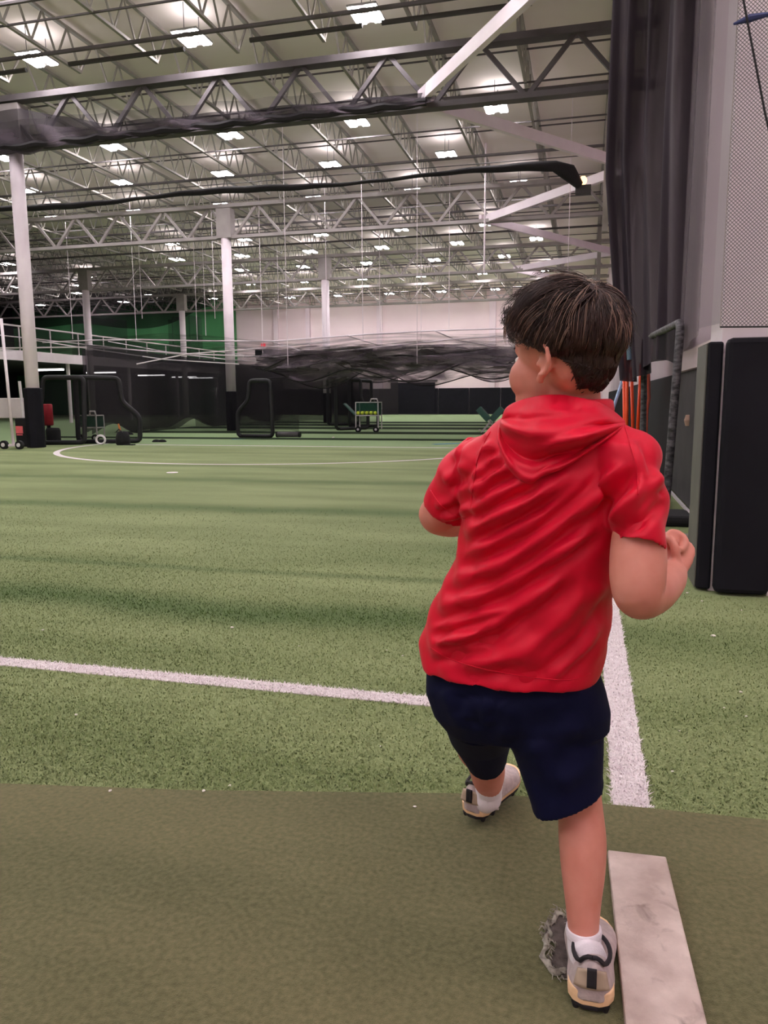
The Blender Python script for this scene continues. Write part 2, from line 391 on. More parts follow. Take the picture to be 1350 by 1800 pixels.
def joist_mesh():
    mb = MB(); z0, z1 = 8.72, 9.5; Lh = 5.45
    mb.bar((0, -Lh + 0.5, z0), (0, Lh - 0.5, z0), 0.07, 0.06); mb.bar((0, -Lh, z1), (0, Lh, z1), 0.09, 0.06)
    n = 12; d = (2 * Lh - 1.0) / n
    for k in range(n):
        y = -Lh + 0.5 + k * d
        mb.bar((0, y, z0), (0, y + d / 2, z1), 0.035); mb.bar((0, y + d / 2, z1), (0, y + d, z0), 0.035)
    mb.bar((0, -Lh + 0.5, z0), (0, -Lh, z1), 0.04); mb.bar((0, Lh - 0.5, z0), (0, Lh, z1), 0.04)
    return mb
jme = joist_mesh().mesh('roof_joist'); jme.materials.append(M['steel'])
for y in [0.7] + [(a + b) / 2 for a, b in zip(GIRD[:-1], GIRD[1:])] + [55.6]:
    for k in range(24):
        x = 0.35 - k * 1.98
        j = bpy.data.objects.new('roof_joist', jme); COL.objects.link(j); j.location = (x, y, 0)
        structure(j, 'grey open web steel joist under the roof deck', 'roof joist', 'roof joists')
bme = MB().bar((-50, 0, 0), (1.15, 0, 0), 0.035).mesh('bridging_rod'); bme.materials.append(M['steel_dark'])
for gy in GIRD + [-4.8]:
    for dy, z in ((2.7, 8.7), (2.72, 9.45), (5.4, 8.7), (5.42, 9.45), (8.1, 8.7), (8.12, 9.45)):
        b = bpy.data.objects.new('bridging_rod', bme); COL.objects.link(b); b.location = (0, gy + dy, z)
        structure(b, 'thin bridging rod crossing under the roof joists', 'bridging rod', 'bridging rods')
pme = MB().cyl((-49, 0, 0), (1.1, 0, 0), 0.045, 8).mesh('sprinkler_pipe'); pme.materials.append(M['steel_dark'])
for i, (y, z) in enumerate([(13.2, 8.5), (15.4, 8.6), (19.9, 8.5), (24.6, 8.5), (31.4, 8.5), (35.5, 8.5), (42.5, 8.5), (46.5, 8.5), (53.0, 8.5)]):
    b = bpy.data.objects.new('sprinkler_pipe', pme); COL.objects.link(b); b.location = (0, y, z)
    structure(b, 'grey sprinkler pipe running across under the roof', 'pipe', 'sprinkler pipes')
# dark conduit lengths clipped under the joists near the front
for i, (xa, xb, lab) in enumerate([(-11.2, -8.4, 'dark conduit length under the joists at upper left'), (-6.9, -4.5, 'dark conduit length under the joists near the top light'), (-4.1, -1.2, 'dark conduit length under the joists beside the diagonal brace'), (-15.2, -12.3, 'dark conduit length under the joists at the far upper left')]):
    structure(MB().cyl((xa, 15.8, 8.52), (xb, 15.8, 8.52), 0.05, 8).build('conduit', M['pipe_dark']), lab, 'conduit')
# horizontal wind braces in a V from the girders to the wall posts
for i, (a, b, lab) in enumerate([
    ((-3.5, 17.25, 7.5), (0.9, 23.1, 7.5), 'wide pale brace slanting from the nearest girder to the right wall'),
    ((-3.6, 17.1, 7.55), (0.9, 10.6, 7.55), 'pale brace slanting up across the nearest girder'),
    ((-3.7, 28.5, 7.5), (0.9, 23.4, 7.5), 'pale brace rising from the second girder to the right wall'),
    ((-3.8, 28.3, 7.5), (0.9, 36.0, 7.5), 'pale brace falling from the second girder to the right wall'),
    ((-3.5, 39.4, 7.5), (0.9, 36.3, 7.5), 'pale brace rising from the third girder to the right wall'),
    ((-3.6, 39.5, 7.5), (0.9, 48.0, 7.5), 'pale brace falling from the third girder to the right wall')]):
    structure(MB().bar(a, b, 0.12, 0.26).build('roof_brace', M['steel_white']), lab, 'brace')
for i, (y, lab) in enumerate([(23.2, 'pale post on the right wall where two braces meet'), (17.25, 'pale post on the right wall under the nearest girder'), (36.1, 'far pale post on the right wall under the braces')]):
    structure(MB().box(0.3, y - 0.08, 5.5 if i else 5.8, 0.46, y + 0.08, 9.5).build('wall_post', M['steel']), lab, 'post')

# -------------------------------------------------------------- columns with padded feet
def column(x, y, r, lab, base, padlab):
    c = thing('column', lab, 'column', (x, y, 0)); tag(c, kind='structure')
    MB().cyl((x, y, 0), (x, y, 7.4), r, 24).build('shaft', M['steel_white'], c, smooth=True)
    MB().box(x - 0.3, y - 0.2, 7.36, x + 0.3, y + 0.2, 8.45).build('cap_plate', M['steel_mid'], c)
    if base:
        s = 0.235
        mb = MB().lathe((x, y, 0), [(s, 0), (s, 1.53), (s - 0.03, 1.55)], 8)
        mb.build('column_pad', M['pad'], c, bevel=0.015)
column(-13.98, 17.35, 0.17, 'tall white steel column nearest on the left with black padded foot', 1, '')
column(-13.6, 28.3, 0.19, 'white steel column behind the black screens in the middle', 1, '')
column(-13.3, 39.2, 0.2, 'farther white steel column in front of the white wall', 1, '')
column(-27.4, 38.9, 0.2, 'white steel column rising through the mezzanine railing', 0, '')
column(-27.3, 49.5, 0.2, 'far white steel column hidden behind the green wall drape', 0, '')

# -------------------------------------------------------------- ceiling lights
def make_lamp():
    r = thing('ceiling_light', 'x', 'ceiling light')
    for s in (-1, 1):
        MB().box(s * 0.19 - 0.1, -0.36, 0, s * 0.19 + 0.1, 0.36, 0.025).build('light_panel', M['lamp'], r)
    MB().box(-0.31, -0.38, 0.026, 0.31, 0.38, 0.07).build('housing', M['housing'], r)
    MB().box(-0.25, -0.3, 0.071, 0.25, 0.3, 0.08).build('added_uplight', M['deck_fill'], r)  # added upward glow on each lamp to brighten the roof deck
    for s in (-1, 1): MB().cyl((0, s * 0.34, 0.07), (0, s * 0.34, 0.6), 0.008, 6).build('hanger', M['steel_dark'], r)
    return r
lamp0 = make_lamp(); used = False
ordn = ['first', 'second', 'third', 'fourth', 'fifth', 'sixth', 'seventh', 'eighth', 'ninth', 'tenth', 'eleventh', 'twelfth', 'thirteenth']
rows = [(-5.5, 'r'), (-1.5, 'e'), (2.6, 'r'), (8.4, 'e'), (12.4, 'o'), (16.45, 'e'), (22.3, 'o'), (26.0, 'e'), (30.0, 'o'), (36.2, 'e'), (40.2, 'o'), (44.5, 'e'), (49.9, 'o'), (53.2, 'e'), (57.4, 'o')]
def put_lamp(x, y, z, label):
    global used
    o = copy_tree(lamp0) if used else lamp0
    used = True
    o.location = (x, y, z); o['label'] = label; o['group'] = 'twin panel ceiling lights'
for ri, (y, par) in enumerate(rows):
    xs = [(-0.65 if par == 'e' else -2.6) - 3.95 * k for k in range(6)]
    if par == 'e' and y > 5: xs = xs[1:]
    if y < 5: xs = [x for x in ([5.3, 1.35] if par == 'r' else [3.3]) ] + xs[:4]
    if y in (8.4, 12.4): xs = xs[:4]
    for k, x in enumerate(xs):
        if ri < 5: lab = 'twin panel ceiling light above the frame, %s in the %s overhead row' % (ordn[k], ordn[ri])
        else: lab = '%s twin panel ceiling light from the right in the %s row of lights' % (ordn[k], ordn[ri - 5])
        put_lamp(x, y, 9.0, lab)
for k, (x, y) in enumerate([(-30.8, 43.9), (-33.6, 47.3), (-32.4, 38.8), (-31.8, 53.0), (-36.3, 50.3), (-28.3, 56.3), (-40.2, 53.5), (-35.9, 55.8), (-38.5, 46.5), (-43.5, 55.5)]):
    put_lamp(x, y, 9.0, '%s twin panel ceiling light above the mezzanine side, counting back from the camera' % ordn[k])

# -------------------------------------------------------------- mezzanine with railing
mz = thing('mezzanine', 'white steel mezzanine deck with pale fascia along the left side', 'mezzanine', (-27.6, 40, 0)); tag(mz, kind='structure')
MB().box(-27.8, 24, 3.25, -27.55, 60.1, 3.75).build('fascia_beam', M['steel_white'], mz)
MB().box(-50, 24, 3.55, -27.8, 60.1, 3.75).build('deck_slab', M['dark_wall'], mz)
for k in range(6): MB().cyl((-28.2, 26 + k * 6, 0), (-28.2, 26 + k * 6, 3.55), 0.1, 12).build('deck_post', M['steel_white'], mz)
rl = thing('railing', 'white tube railing along the edge of the mezzanine', 'railing', (-27.65, 40, 3.75))
MB().cyl((-27.65, 24, 4.95), (-27.65, 60, 4.95), 0.045, 8).build('handrail', M['steel_white'], rl)
MB().cyl((-27.65, 24, 4.4), (-27.65, 60, 4.4), 0.03, 8).build('mid_rail', M['steel_white'], rl)
for k in range(15): MB().cyl((-27.65, 24.2 + k * 2.35, 3.75), (-27.65, 24.2 + k * 2.35, 4.95), 0.04, 8).build('rail_post', M['steel_white'], rl)
uv_sheet('mesh_infill', 2, 1, lambda u, v: (-27.63, 24 + u * 33, 3.8 + v * 1.1), (33, 1.1), M['net_far'], rl)
lab5 = ['nearest', 'second', 'third', 'fourth', 'farthest']
for k, y in enumerate([38.6, 43.7, 49.6, 54.3, 57.0]):
    s = thing('strip_light', lab5[k] + ' white strip light under the mezzanine', 'strip light', (-30, y, 2.98), 'strip lights under the mezzanine')
    MB().box(-31.0, y - 0.12, 2.96, -29.0, y + 0.12, 3.04).build('diffuser', M['tube'], s)
    MB().box(-31.0, y - 0.16, 3.04, -29.0, y + 0.16, 3.12).build('housing', M['housing'], s)
    for xx in (-30.7, -29.3): MB().cyl((xx, y, 3.12), (xx, y, 3.55), 0.015, 6).build('hanger', M['steel_dark'], s)

# -------------------------------------------------------------- netting
def wav(u, a, ph=0): return a * (sin(6.3 * u + ph) + 0.5 * sin(13.7 * u + 1.3 + ph) + 0.3 * sin(29.1 * u + 2.1 * ph))
# curtain on the right: flat around the padded column, along the wall, bunched at its open end
sn = thing('safety_net', 'tall black safety net curtain hanging along the right wall', 'netting', (0.75, 4.85, 1.6))
uv_sheet('column_panel', 60, 60, lambda u, v: (0.735 + u * 2.2, 4.86 - 0.03 * sin(u * 9) * v, 1.6 - u * 0.05 + v * 7.55), (2.2, 7.6), M['net_wall'], sn)
def wallnet(u, v):
    y = 4.86 + u * 5.0
    x = np.interp(y, [4.86, 5.5, 7.0, 8.45, 9.9], [0.735, 0.72, 0.875, 0.965, 1.03])
    x += 0.014 * sin(u * 21 + v * 1.3) * min(1, u * 5)
    return (x, y, np.interp(y, [4.86, 6.4, 7.2, 9.9], [1.62, 1.70, 1.70, 1.69]) + v * 7.5)
uv_sheet('wall_panel', 90, 30, wallnet, (5.0, 7.7), M['net_side'], sn)
MB().tube([(0.735 + k * 0.22, 4.86, 1.6 - k * 0.005) for k in range(11)], 0.005, 6).build('hem_rope', M['rope'], sn)
MB().tube([(0.735, 4.86, 1.6 + k) for k in range(8)], 0.003, 6).build('corner_seam', M['steel_mid'], sn)
def bunch(u, v):
    # plan path from the wall out to the open end
    y = 9.5 + u * 2.9; x = 1.0 - u * 0.8
    bot = max(0, 1 - v * 2.6)
    x += bot * (0.33 * u) - 0.02 * v
    f = 0.09 * sin(u * 26 + 2.0 * v) + 0.05 * sin(u * 47 + 1 - v)
    return (x + f * 0.8, y + f * 0.9, 1.55 + 0.12 * sin(u * 6) + v * 7.6)
uv_sheet('bunched_panel', 110, 40, bunch, (4.0, 7.7), M['net_bunch'], sn)
MB().tube([bunch(1, v / 20) for v in range(21)], 0.02, 6).build('edge_rope', M['rope'], sn)
structure(MB().box(1.06, 7.12, 1.5, 1.1, 10.3, 1.71).build('baseboard_right', M['wall_far']), 'white strip of wall between the net and the grey wall pad', 'wall strip')
strap = MB().tube([(0.42, 12.2, 4.9), (0.47, 12.1, 3.6), (0.55, 12.0, 2.4), (0.6, 11.9, 1.75)], 0.035, 8)
tag(strap.build('webbing_strap', M['blue_pole'], smooth=True), 'pale blue strap hanging down the edge of the black net curtain', 'strap')
cord = [at(1303, -20, 4.8), at(1318, 60, 4.8), at(1345, 200, 4.8), at(1375, 330, 4.8)]
tag(MB().tube(cord, 0.006, 6).build('cord', M['rope']), 'thin dark cord slanting down the mesh at the upper right', 'cord')
p = at(1318, 32, 4.82)
M['blue_tape'] = mat('dark_blue_tape', srgb(44, 52, 100), rough=0.6)
tag(MB().tube([tuple(p + np.array([-0.08, 0, -0.02])), tuple(p), tuple(p + np.array([0.16, 0, 0.015]))], [0.006, 0.022, 0.004], 8).build('net_tie', M['blue_tape']), 'dark blue tie knotted on the mesh at the upper right', 'tie')

# raised divider net under the nearest girder
rn = thing('divider_net', 'dark raised net gathered along the nearest girder at the upper left', 'netting', (-9.5, 17.0, 7.4))
def raised(u, v):
    x = -17.2 + u * 13.8; dense = min(1, max(0, (0.44 - u) / 0.16))
    top = 7.55 + 0.5 * dense + 0.15 * (1 - u)
    bot = 7.26 - 0.06 * abs(sin(u * 60)) - 0.08 * dense + 0.06 * u
    return (x, 16.86 + 0.1 * sin(u * 50 + v * 4) * (1 - 0.5 * v), bot + v * (top - bot))
uv_sheet('net_folds', 240, 8, raised, (13.8, 0.8), M['net_dense'], rn)
uv_sheet('net_folds', 240, 8, lambda u, v: (lambda p: (p[0] + 0.2, p[1] - 0.12, p[2] - 0.02 + 0.05 * v))(raised(u, v * 0.55)), (13.8, 0.8), M['net_swag'], rn)
uv_sheet('net_folds', 120, 4, lambda u, v: (-17.2 + u * 13.9, 16.7 + 0.05 * sin(u * 70 + v * 3), 7.3 + v * (0.62 - 0.25 * u)), (13.9, 0.6), M['net_haze'], rn)
MB().tube([(-17.2 + 18.0 * k / 120, 16.74, 7.3 - 0.05 * abs(sin(k * 0.55)) + 0.05 * k / 120) for k in range(93)], 0.075, 6).build('hem_rope', M['rope'], rn)
# second net rolled on a cable farther back, with a flared end
bn = thing('rolled_net', 'dark net rolled on a sagging cable above the middle of the hall', 'netting', (-8, 22.2, 7.4))
pts = []; rad = []
for k in range(90):
    u = k / 89; x = -20 + u * 19.0
    pts.append((x, 22.15 + 0.6 * max(0, u - 0.85), 7.42 - 0.1 * sin(u * pi * 2.2) ** 2 + 0.01 * sin(k * 0.9)))
    rad.append(0.05 + 0.05 * abs(sin(u * 9)) * (u < 0.7) + 0.09 * max(0, (u - 0.78) / 0.22) ** 1.5)
pts.append((-0.62, 22.6, 7.28)); rad.append(0.22); pts.append((-0.35, 22.9, 7.02)); rad.append(0.12)
MB().tube(pts, rad, 10).build('net_roll', M['rope'], bn, smooth=True)
MB().cyl((-20, 22.15, 7.62), (0.9, 22.3, 7.6), 0.012, 6).build('cable', M['pipe_dark'], bn)
p = at(1025, 317, 23.0)
al = thing('beacon', 'small lamp glowing orange where the rolled net ends at the right', 'lamp', tuple(p))
MB().lathe(tuple(p), [(0.05, -0.12), (0.1, -0.06), (0.11, 0.02), (0.06, 0.1)], 12).build('lens', M['amber'], al, smooth=True)
MB().box(p[0] - 0.2, p[1] - 0.1, p[2] - 0.36, p[0] + 0.22, p[1] + 0.1, p[2] - 0.14).build('bracket', M['pipe_dark'], al)

# drape of net under the roof in front of the green wall
def drape(u, v):
    x = -48 + u * 21
    return (x, 52 + 2 * v + 0.6 * sin(u * 14 + v * 3), 9.3 - v * (1.5 + 0.9 * sin(u * pi) + 0.35 * sin(u * 11)))
dn = uv_sheet('net_drape', 80, 12, drape, (21, 4), M['net_dense'])
tag(dn, 'dark net drape hanging from the roof in front of the green wall', 'netting')
for k, (xa, xb) in enumerate([(-41.5, -36.2), (-32.5, -29.5)]):
    def hang(u, v, xa=xa, xb=xb): return (xa + (xb - xa) * u, 56.6 + 0.3 * sin(u * 25), 7.6 - v * 3.9 + 0.3 * sin(u * 3))
    tag(uv_sheet('net_drape', 40, 6, hang, (4, 4), M['net_far']), ['long thin net hanging over the green wall at left', 'thin net hanging over the green wall beside its edge'][k], 'netting')

# batting cages: dropped side curtains on the left, gathered nets on the right
def side_curtain(x0, y0, y1, ztop, m, wave=0.25, zb=0.02):
    return lambda u, v: (x0 + wave * sin(u * 17) * (0.3 + 0.7 * v) - 1.6 * u, y0 + (y1 - y0) * u, ztop - v * (ztop - zb - 0.4 * max(0, sin(u * 19 + 0.6)) ** 3))
c1 = thing('cage_curtain', 'dark cage net curtain dropped to the turf behind the left screens', 'netting', (-16.5, 30, 0))
uv_sheet('curtain_sheet', 80, 14, side_curtain(-16.0, 22.6, 44, 3.05, None), (22, 3), M['net_dense'], c1)
uv_sheet('curtain_sheet', 80, 14, side_curtain(-17.2, 24.0, 46, 3.0, None, 0.35), (22, 3), M['net_dense'], c1)
def cross_curtain(y, x0, x1, zt, ph): return lambda u, v: (x0 + (x1 - x0) * u, y + 0.2 * sin(u * 23 + ph) * (0.3 + v), zt - v * (zt - 0.02) + 0.05 * sin(u * 9 + ph))
for i, (y, x0, x1) in enumerate([(27.0, -16.5, -10.2), (31.4, -17, -9.3), (35.2, -17.5, -10.6), (40.2, -18, -11.3), (44, -22, -13)]):
    o = uv_sheet('cage_net', 60, 8, cross_curtain(y, x0, x1, 2.75, i), (8, 3), M['net_far'])
    tag(o, ['nearest', 'second', 'third', 'fourth', 'farthest'][i] + ' dark cage net dropped to the turf in the middle distance', 'netting', 'dropped cage nets')
o = uv_sheet('cage_net', 80, 8, cross_curtain(56.6, -26.5, -13.6, 2.9, 5), (12, 3), M['net_dense']); tag(o, 'dense dark net hanging before the foot of the white far wall', 'netting', 'dropped cage nets')
def swag(y, x0, x1, zt, drop, ph):
    def fn(u, v):
        sagt = 0.12 * sin(u * 8 + ph); d = drop * (0.75 + 0.35 * sin(u * 7.0 + ph * 1.7) + 0.2 * sin(u * 17 + ph))
        return (x0 + (x1 - x0) * u, y + 0.5 * sin(v * 9 + u * 6 + ph) + 0.5 * v, zt + sagt - v * d + 0.12 * sin(v * 11 + u * 13 + ph))
    return fn
for i, (y, x0, x1, zt, dr) in enumerate([(23.0, -9.4, -0.2, 2.5, 0.65), (25.4, -11.0, 0.0, 2.85, 0.85), (27.4, -12.4, 0.0, 3.05, 0.95), (30.2, -13.2, 0.0, 3.2, 1.1), (33.8, -14.5, 0.0, 3.3, 1.1), (38.0, -12.6, 0.0, 3.4, 1.1)]):
    s = thing('gathered_net', ordn[i] + ' gathered cage net swagged above the turf, counting back from the camera', 'netting', ((x0 + x1) / 2, y, zt), 'gathered cage nets')
    if i == 0:
        for dx in (-9.2, -5.0, -0.6): MB().cyl((dx, y + 0.3, 2.2), (dx, y + 0.3, DECK - 0.01), 0.01, 6).build('drop_line', M['steel_white'], s)
    uv_sheet('swag', 120, 14, swag(y, x0, x1, zt, dr, i * 1.9), (14, 3), M['net_swag'], s)
    f = swag(y, x0, x1, zt, dr, i * 1.9)
    MB().tube([f(k / 60, 1) for k in range(61)], 0.022, 6).build('hem_rope', M['rope'], s)
def roofnet(u, v): return (-23 + u * 23.5, 24.5 + v * 22, 3.35 - 0.2 * abs(sin(v * 15)) + 0.1 * sin(u * 20) + 0.15 * sin(u * 7 + v * 5))
tag(uv_sheet('cage_roof_net', 90, 60, roofnet, (23, 22), M['net_roof']), 'sagging dark roof net stretched over the batting cages', 'netting')
# white cables and tubes that carry the cage nets
cabs = []
for i, (px) in enumerate([
    [(75, 602, 27.4), (165, 598, 27.5), (250, 597, 27.6), (340, 599, 27.6), (480, 600, 28), (640, 588, 28.2), (770, 581, 28.3), (900, 577, 28.4)],
    [(0, 612, 26), (160, 610, 26.5), (330, 622, 27), (480, 628, 28), (650, 612, 28.2), (800, 596, 28.3), (900, 590, 28.4)],
    [(60, 598, 25.5), (150, 612, 26), (290, 632, 26.5), (420, 640, 27)],
    [(190, 600, 29), (300, 620, 30), (400, 632, 31), (520, 640, 32)],
    [(480, 602, 28), (535, 618, 30), (600, 630, 32)],
    [(610, 590, 28), (672, 609, 30), (760, 622, 32)],
    [(765, 582, 28), (800, 597, 30), (880, 612, 32)],
    [(240, 640, 24), (330, 622, 25), (460, 612, 27), (575, 601, 29)]]):
    pts = [tuple(at(*q)) for q in px]
    tag(MB().tube(pts, 0.03 if i < 2 else 0.022, 6).build('support_cable', M['steel_white']), ['topmost long pale cable carrying the cage nets', 'second long pale cable just under the topmost one', 'pale cable slanting down from the left column', 'pale cable slanting down through the mezzanine railing line', 'short pale stay falling left of the far column', 'short pale stay falling in front of the middle pilaster', 'short pale stay falling toward the boy', 'pale cable rising from the dark curtain to the right'][i], 'cable')
# thin vertical drop cables from the roof
for i, (px, Y, y1) in enumerate([(128, 30, 596), (240, 30, 600), (250, 34, 560), (347, 33, 600), (362, 34, 590), (378, 31, 560), (462, 31, 625), (490, 36, 560), (575, 30, 600), (638, 27, 600), (668, 34, 600), (740, 34, 600), (789, 30, 585), (851, 27, 480)]):
    b = at(px, y1, Y); t = at(px, 560, Y)
    tag(MB().cyl((b[0], b[1], b[2]), (b[0], b[1], DECK), 0.012 if px != 851 else 0.03, 6).build('drop_cable', M['steel_white']), '%s thin pale drop cable hanging from the roof, counting from the left' % (ordn + ['fourteenth'])[i], 'cable', 'roof drop cables')

# ================================================================== THINGS FAR ACROSS THE TURF
def screen(name, label, pts, tube_r=0.068, net=True, foot=None, mat_=None):
    c = np.mean(np.array(pts), 0)
    o = thing(name, label, 'pitching screen', (c[0], c[1], 0), 'padded pitching screens')
    # rounded corners
    P = [Vector(p) for p in pts]; out = []
    n = len(P)
    for i in range(n):
        a, b, d = P[i - 1], P[i], P[(i + 1) % n]
        r = min(0.14, (a - b).length * 0.3, (d - b).length * 0.3)
        p0 = b + (a - b).normalized() * r; p1 = b + (d - b).normalized() * r
        for t in (0, 0.33, 0.66, 1): out.append(p0.lerp(b, t).lerp(b.lerp(p1, t), t))
    out.append(out[0])
    MB().tube(out, tube_r, 8).build('frame', mat_ or M['black'], o, smooth=True)
    me = bpy.data.meshes.new('net'); me.from_pydata([tuple(p) for p in P], [], [tuple(range(n))]); me.uv_layers.new(name='UVMap')
    link('net', me, M['net_screen'], o)
    if foot:
        for (fx, fy) in foot: MB().tube([(fx, fy - 0.6, 0.05), (fx, fy + 0.6, 0.05)], 0.045, 8).build('foot_bar', mat_ or M['black'], o, smooth=True)
    return o
Y1 = 18.75
def sp(px, py, Y): return tuple(at(px, py, Y))
def scr(name, lab, poly, Y, skew=0.0):
    pts = []
    zmin = 0.06
    for (px, py) in poly:
        p = at(px, py, Y); pts.append([p[0], Y + skew * (p[0] - at(poly[0][0], 700, Y)[0]), max(zmin, p[2])])
    return screen(name, lab, pts)
scr('pitching_screen', 'black padded screen beside the padded column with notch on its left', [(50, 790), (50, 730), (69, 707), (70, 663), (129, 663), (133, 790)], 18.3, 0.3)
scr('pitching_screen', 'black padded screen with notch on its right beside the black bag', [(141, 790), (134, 663), (191, 664), (196, 706), (220, 732), (223, 790)], 19.0, 0.5)
scr('pitching_screen', 'black padded screen standing alone in front of the cage nets', [(419, 775), (417, 725), (436, 703), (438, 669), (475, 669), (480, 775)], 22.9)
def edge_screen(lab, x, y, h, dx, dy):
    a = (x, y, 0.06); pts = [a, (x, y, h), (x + dx, y + dy, h), (x + dx * 1.0, y + dy, h * 0.62), (x + dx * 1.3, y + dy * 1.3, h * 0.42), (x + dx * 1.3, y + dy * 1.3, 0.06)]
    return screen('pitching_screen', lab, pts)
edge_screen('dark screen seen nearly edge on left of the green ball cart', -9.45, 28.9, 2.0, 0.75, 0.9)
edge_screen('dark screen farther back, leftmost of the edge on screens', -11.5, 34.0, 2.2, 0.8, 1.2)
edge_screen('dark screen farther back just left of the ball cart basket', -9.6, 31.2, 2.0, 0.6, 1.3)

# red punching dummy on a black barrel base beside the column
t = thing('training_dummy', 'red cylinder tackling dummy on a black barrel base beside the column', 'training dummy', (-13.75, 18.8, 0))
x, y = at(85, 740, 18.9)[0], 18.9
MB().lathe((at(92, 740, 18.9)[0], y, 0), [(0.19, 0), (0.2, 0.05), (0.2, 0.38), (0.17, 0.45), (0.08, 0.46)], 20).build('barrel_base', M['rubber'], t, smooth=True)
MB().lathe((x, y, 0.52), [(0.11, 0), (0.135, 0.03), (0.135, 0.58), (0.11, 0.61)], 20).build('bag', M['red_vinyl'], t, smooth=True)
MB().cyl((x, y, 0.4), (x, y, 0.54), 0.05, 12).build('stem', M['rubber'], t)
# grey banner board at the left edge
t = thing('banner_board', 'pale grey banner board standing at the left edge near the column', 'banner', (-15.7, 18.3, 0))
a, b = at(-30, 700, 18.4), at(49, 735, 18.4)
MB().box(a[0], 18.37, b[2], b[0], 18.43, a[2]).build('panel', M['banner'], t, bevel=0.02)
for xx in (a[0] + 0.1, b[0] - 0.08): MB().box(xx - 0.03, 18.36, 0, xx + 0.03, 18.42, b[2]).build('leg', M['rubber'], t)
# tall pole on a wheeled base
t = thing('wheeled_pole', 'tall pale pole on a small two wheeled base at the left edge', 'pole', (-14.3, 16.6, 0))
pb = at(24, 784, 16.7); pt = at(2, 560, 16.7)
MB().tube([(pb[0], 16.7, 0.1), (pt[0], 16.7, pt[2])], 0.038, 10).build('pole', M['steel_white'], t, smooth=True)
MB().box(pb[0] - 0.35, 16.6, 0.07, pb[0] + 0.2, 16.8, 0.12).build('base', M['banner'], t)
for wx in (at(13, 782, 16.7)[0], at(35, 782, 16.6)[0]):
    w = MB().cyl((wx, 16.55, 0.11), (wx, 16.63, 0.11), 0.11, 16).build('wheel', M['rubber'], t)
    MB().cyl((wx, 16.53, 0.11), (wx, 16.65, 0.11), 0.05, 12).build('hub_cap', M['white_plastic'], w)
p0, p1 = at(42, 738, 18.1), at(34, 670, 18.1)
tag(MB().tube([(p0[0] + 0.05, 18.1, 0.02), tuple(p0), tuple(p1)], 0.04, 8).build('short_pole', M['white_plastic']), 'short white pole leaning beside the padded column', 'pole')
# black case with a pink label
t = thing('equipment_case', 'black upright case with a pink label below the banner board', 'case', (-14.8, 18.0, 0))
a, b = at(25, 735, 17.6), at(52, 783, 17.6)
MB().box(a[0], 17.6, 0, b[0], 17.9, a[2]).build('body', M['black_soft'], t, bevel=0.03)
a, b = at(27, 749, 17.58), at(40, 762, 17.58)
MB().box(a[0], 17.585, b[2], b[0], 17.6, a[2]).box(a[0] + 0.02, 17.58, b[2] - 0.05, b[0] - 0.02, 17.6, b[2] - 0.02).build('label_plate', M['pink_label'], t)
# green wire ball cart, white ring
def ball_cart(label, x, y, w, z0, z1, balls, tray):
    t = thing('ball_cart', label, 'ball cart', (x, y, 0), 'wire ball carts')
    mb = MB(); d = w * 0.6
    for sx in (-1, 1):
        for sy in (-1, 1): mb.bar((x + sx * w / 2, y + sy * d / 2, 0.12), (x + sx * w / 2, y + sy * d / 2, z1), 0.03)
    for z in (z0, z1):
        mb.bar((x - w / 2, y - d / 2, z), (x + w / 2, y - d / 2, z), 0.03); mb.bar((x - w / 2, y + d / 2, z), (x + w / 2, y + d / 2, z), 0.03)
        mb.bar((x - w / 2, y - d / 2, z), (x - w / 2, y + d / 2, z), 0.03); mb.bar((x + w / 2, y - d / 2, z), (x + w / 2, y + d / 2, z), 0.03)
    mb.build('frame', M['banner'], t)
    MB().box(x - w / 2, y - d / 2, z0, x + w / 2, y + d / 2, z1 - 0.02).build('basket', M['cart_net'], t)
    MB().tube([(x + w * 0.15, y - d / 2, z1), (x + w * 0.2, y - d / 2, z1 + 0.12), (x + w * 0.45, y - d / 2, z1 + 0.12), (x + w * 0.5, y - d / 2, z1)], 0.025, 8).build('handle', M['banner'], t, smooth=True)
    for sx in (-1, 1):
        wh = MB().cyl((x + sx * w * 0.4, y - d / 2 - 0.03, 0.11), (x + sx * w * 0.4, y - d / 2 + 0.04, 0.11), 0.11, 16).build('wheel', M['rubber'], t)
        MB().cyl((x + sx * w * 0.4, y - d / 2 - 0.04, 0.11), (x + sx * w * 0.4, y - d / 2 + 0.05, 0.11), 0.045, 12).build('hub_cap', M['white_plastic'], wh)
    if tray:
        MB().bar((x - w / 2 - 0.05, y, z0), (x - w / 2 - 0.5, y, z1 - 0.05), 0.3, 0.04).build('tray', M['cart_green'], t)
    return t
ball_cart('green wire ball cart behind the notched screen on the left', at(161, 760, 20.3)[0], 20.3, 0.62, 0.42, 0.78, False, False)
cx_ = -7.75
ball_cart('green ball cart holding yellow balls in the middle distance', cx_, 27.6, 0.85, 0.62, 1.1, True, True)
nb = 0
for k in range(9):
    bx = cx_ - 0.34 + (k % 5) * 0.165; by = 27.36 + (k // 5) * 0.2
    tag(MB().lathe((bx, by, 0.71), [(0.01, -0.07), (0.05, -0.05), (0.07, 0), (0.05, 0.05), (0.01, 0.07)], 10).build('ball', M['ball_yellow'], smooth=True), 'yellow practice ball lying in the green ball cart basket', 'ball', 'yellow balls in the cart')
t = thing('ball_cart', 'pale green folding ball cart with V shaped trays half hidden behind the boy', 'ball cart', (-3.7, 27.5, 0), 'wire ball carts')
xa = at(862, 735, 27.5)[0]
za = at(862, 738, 27.5)[2]
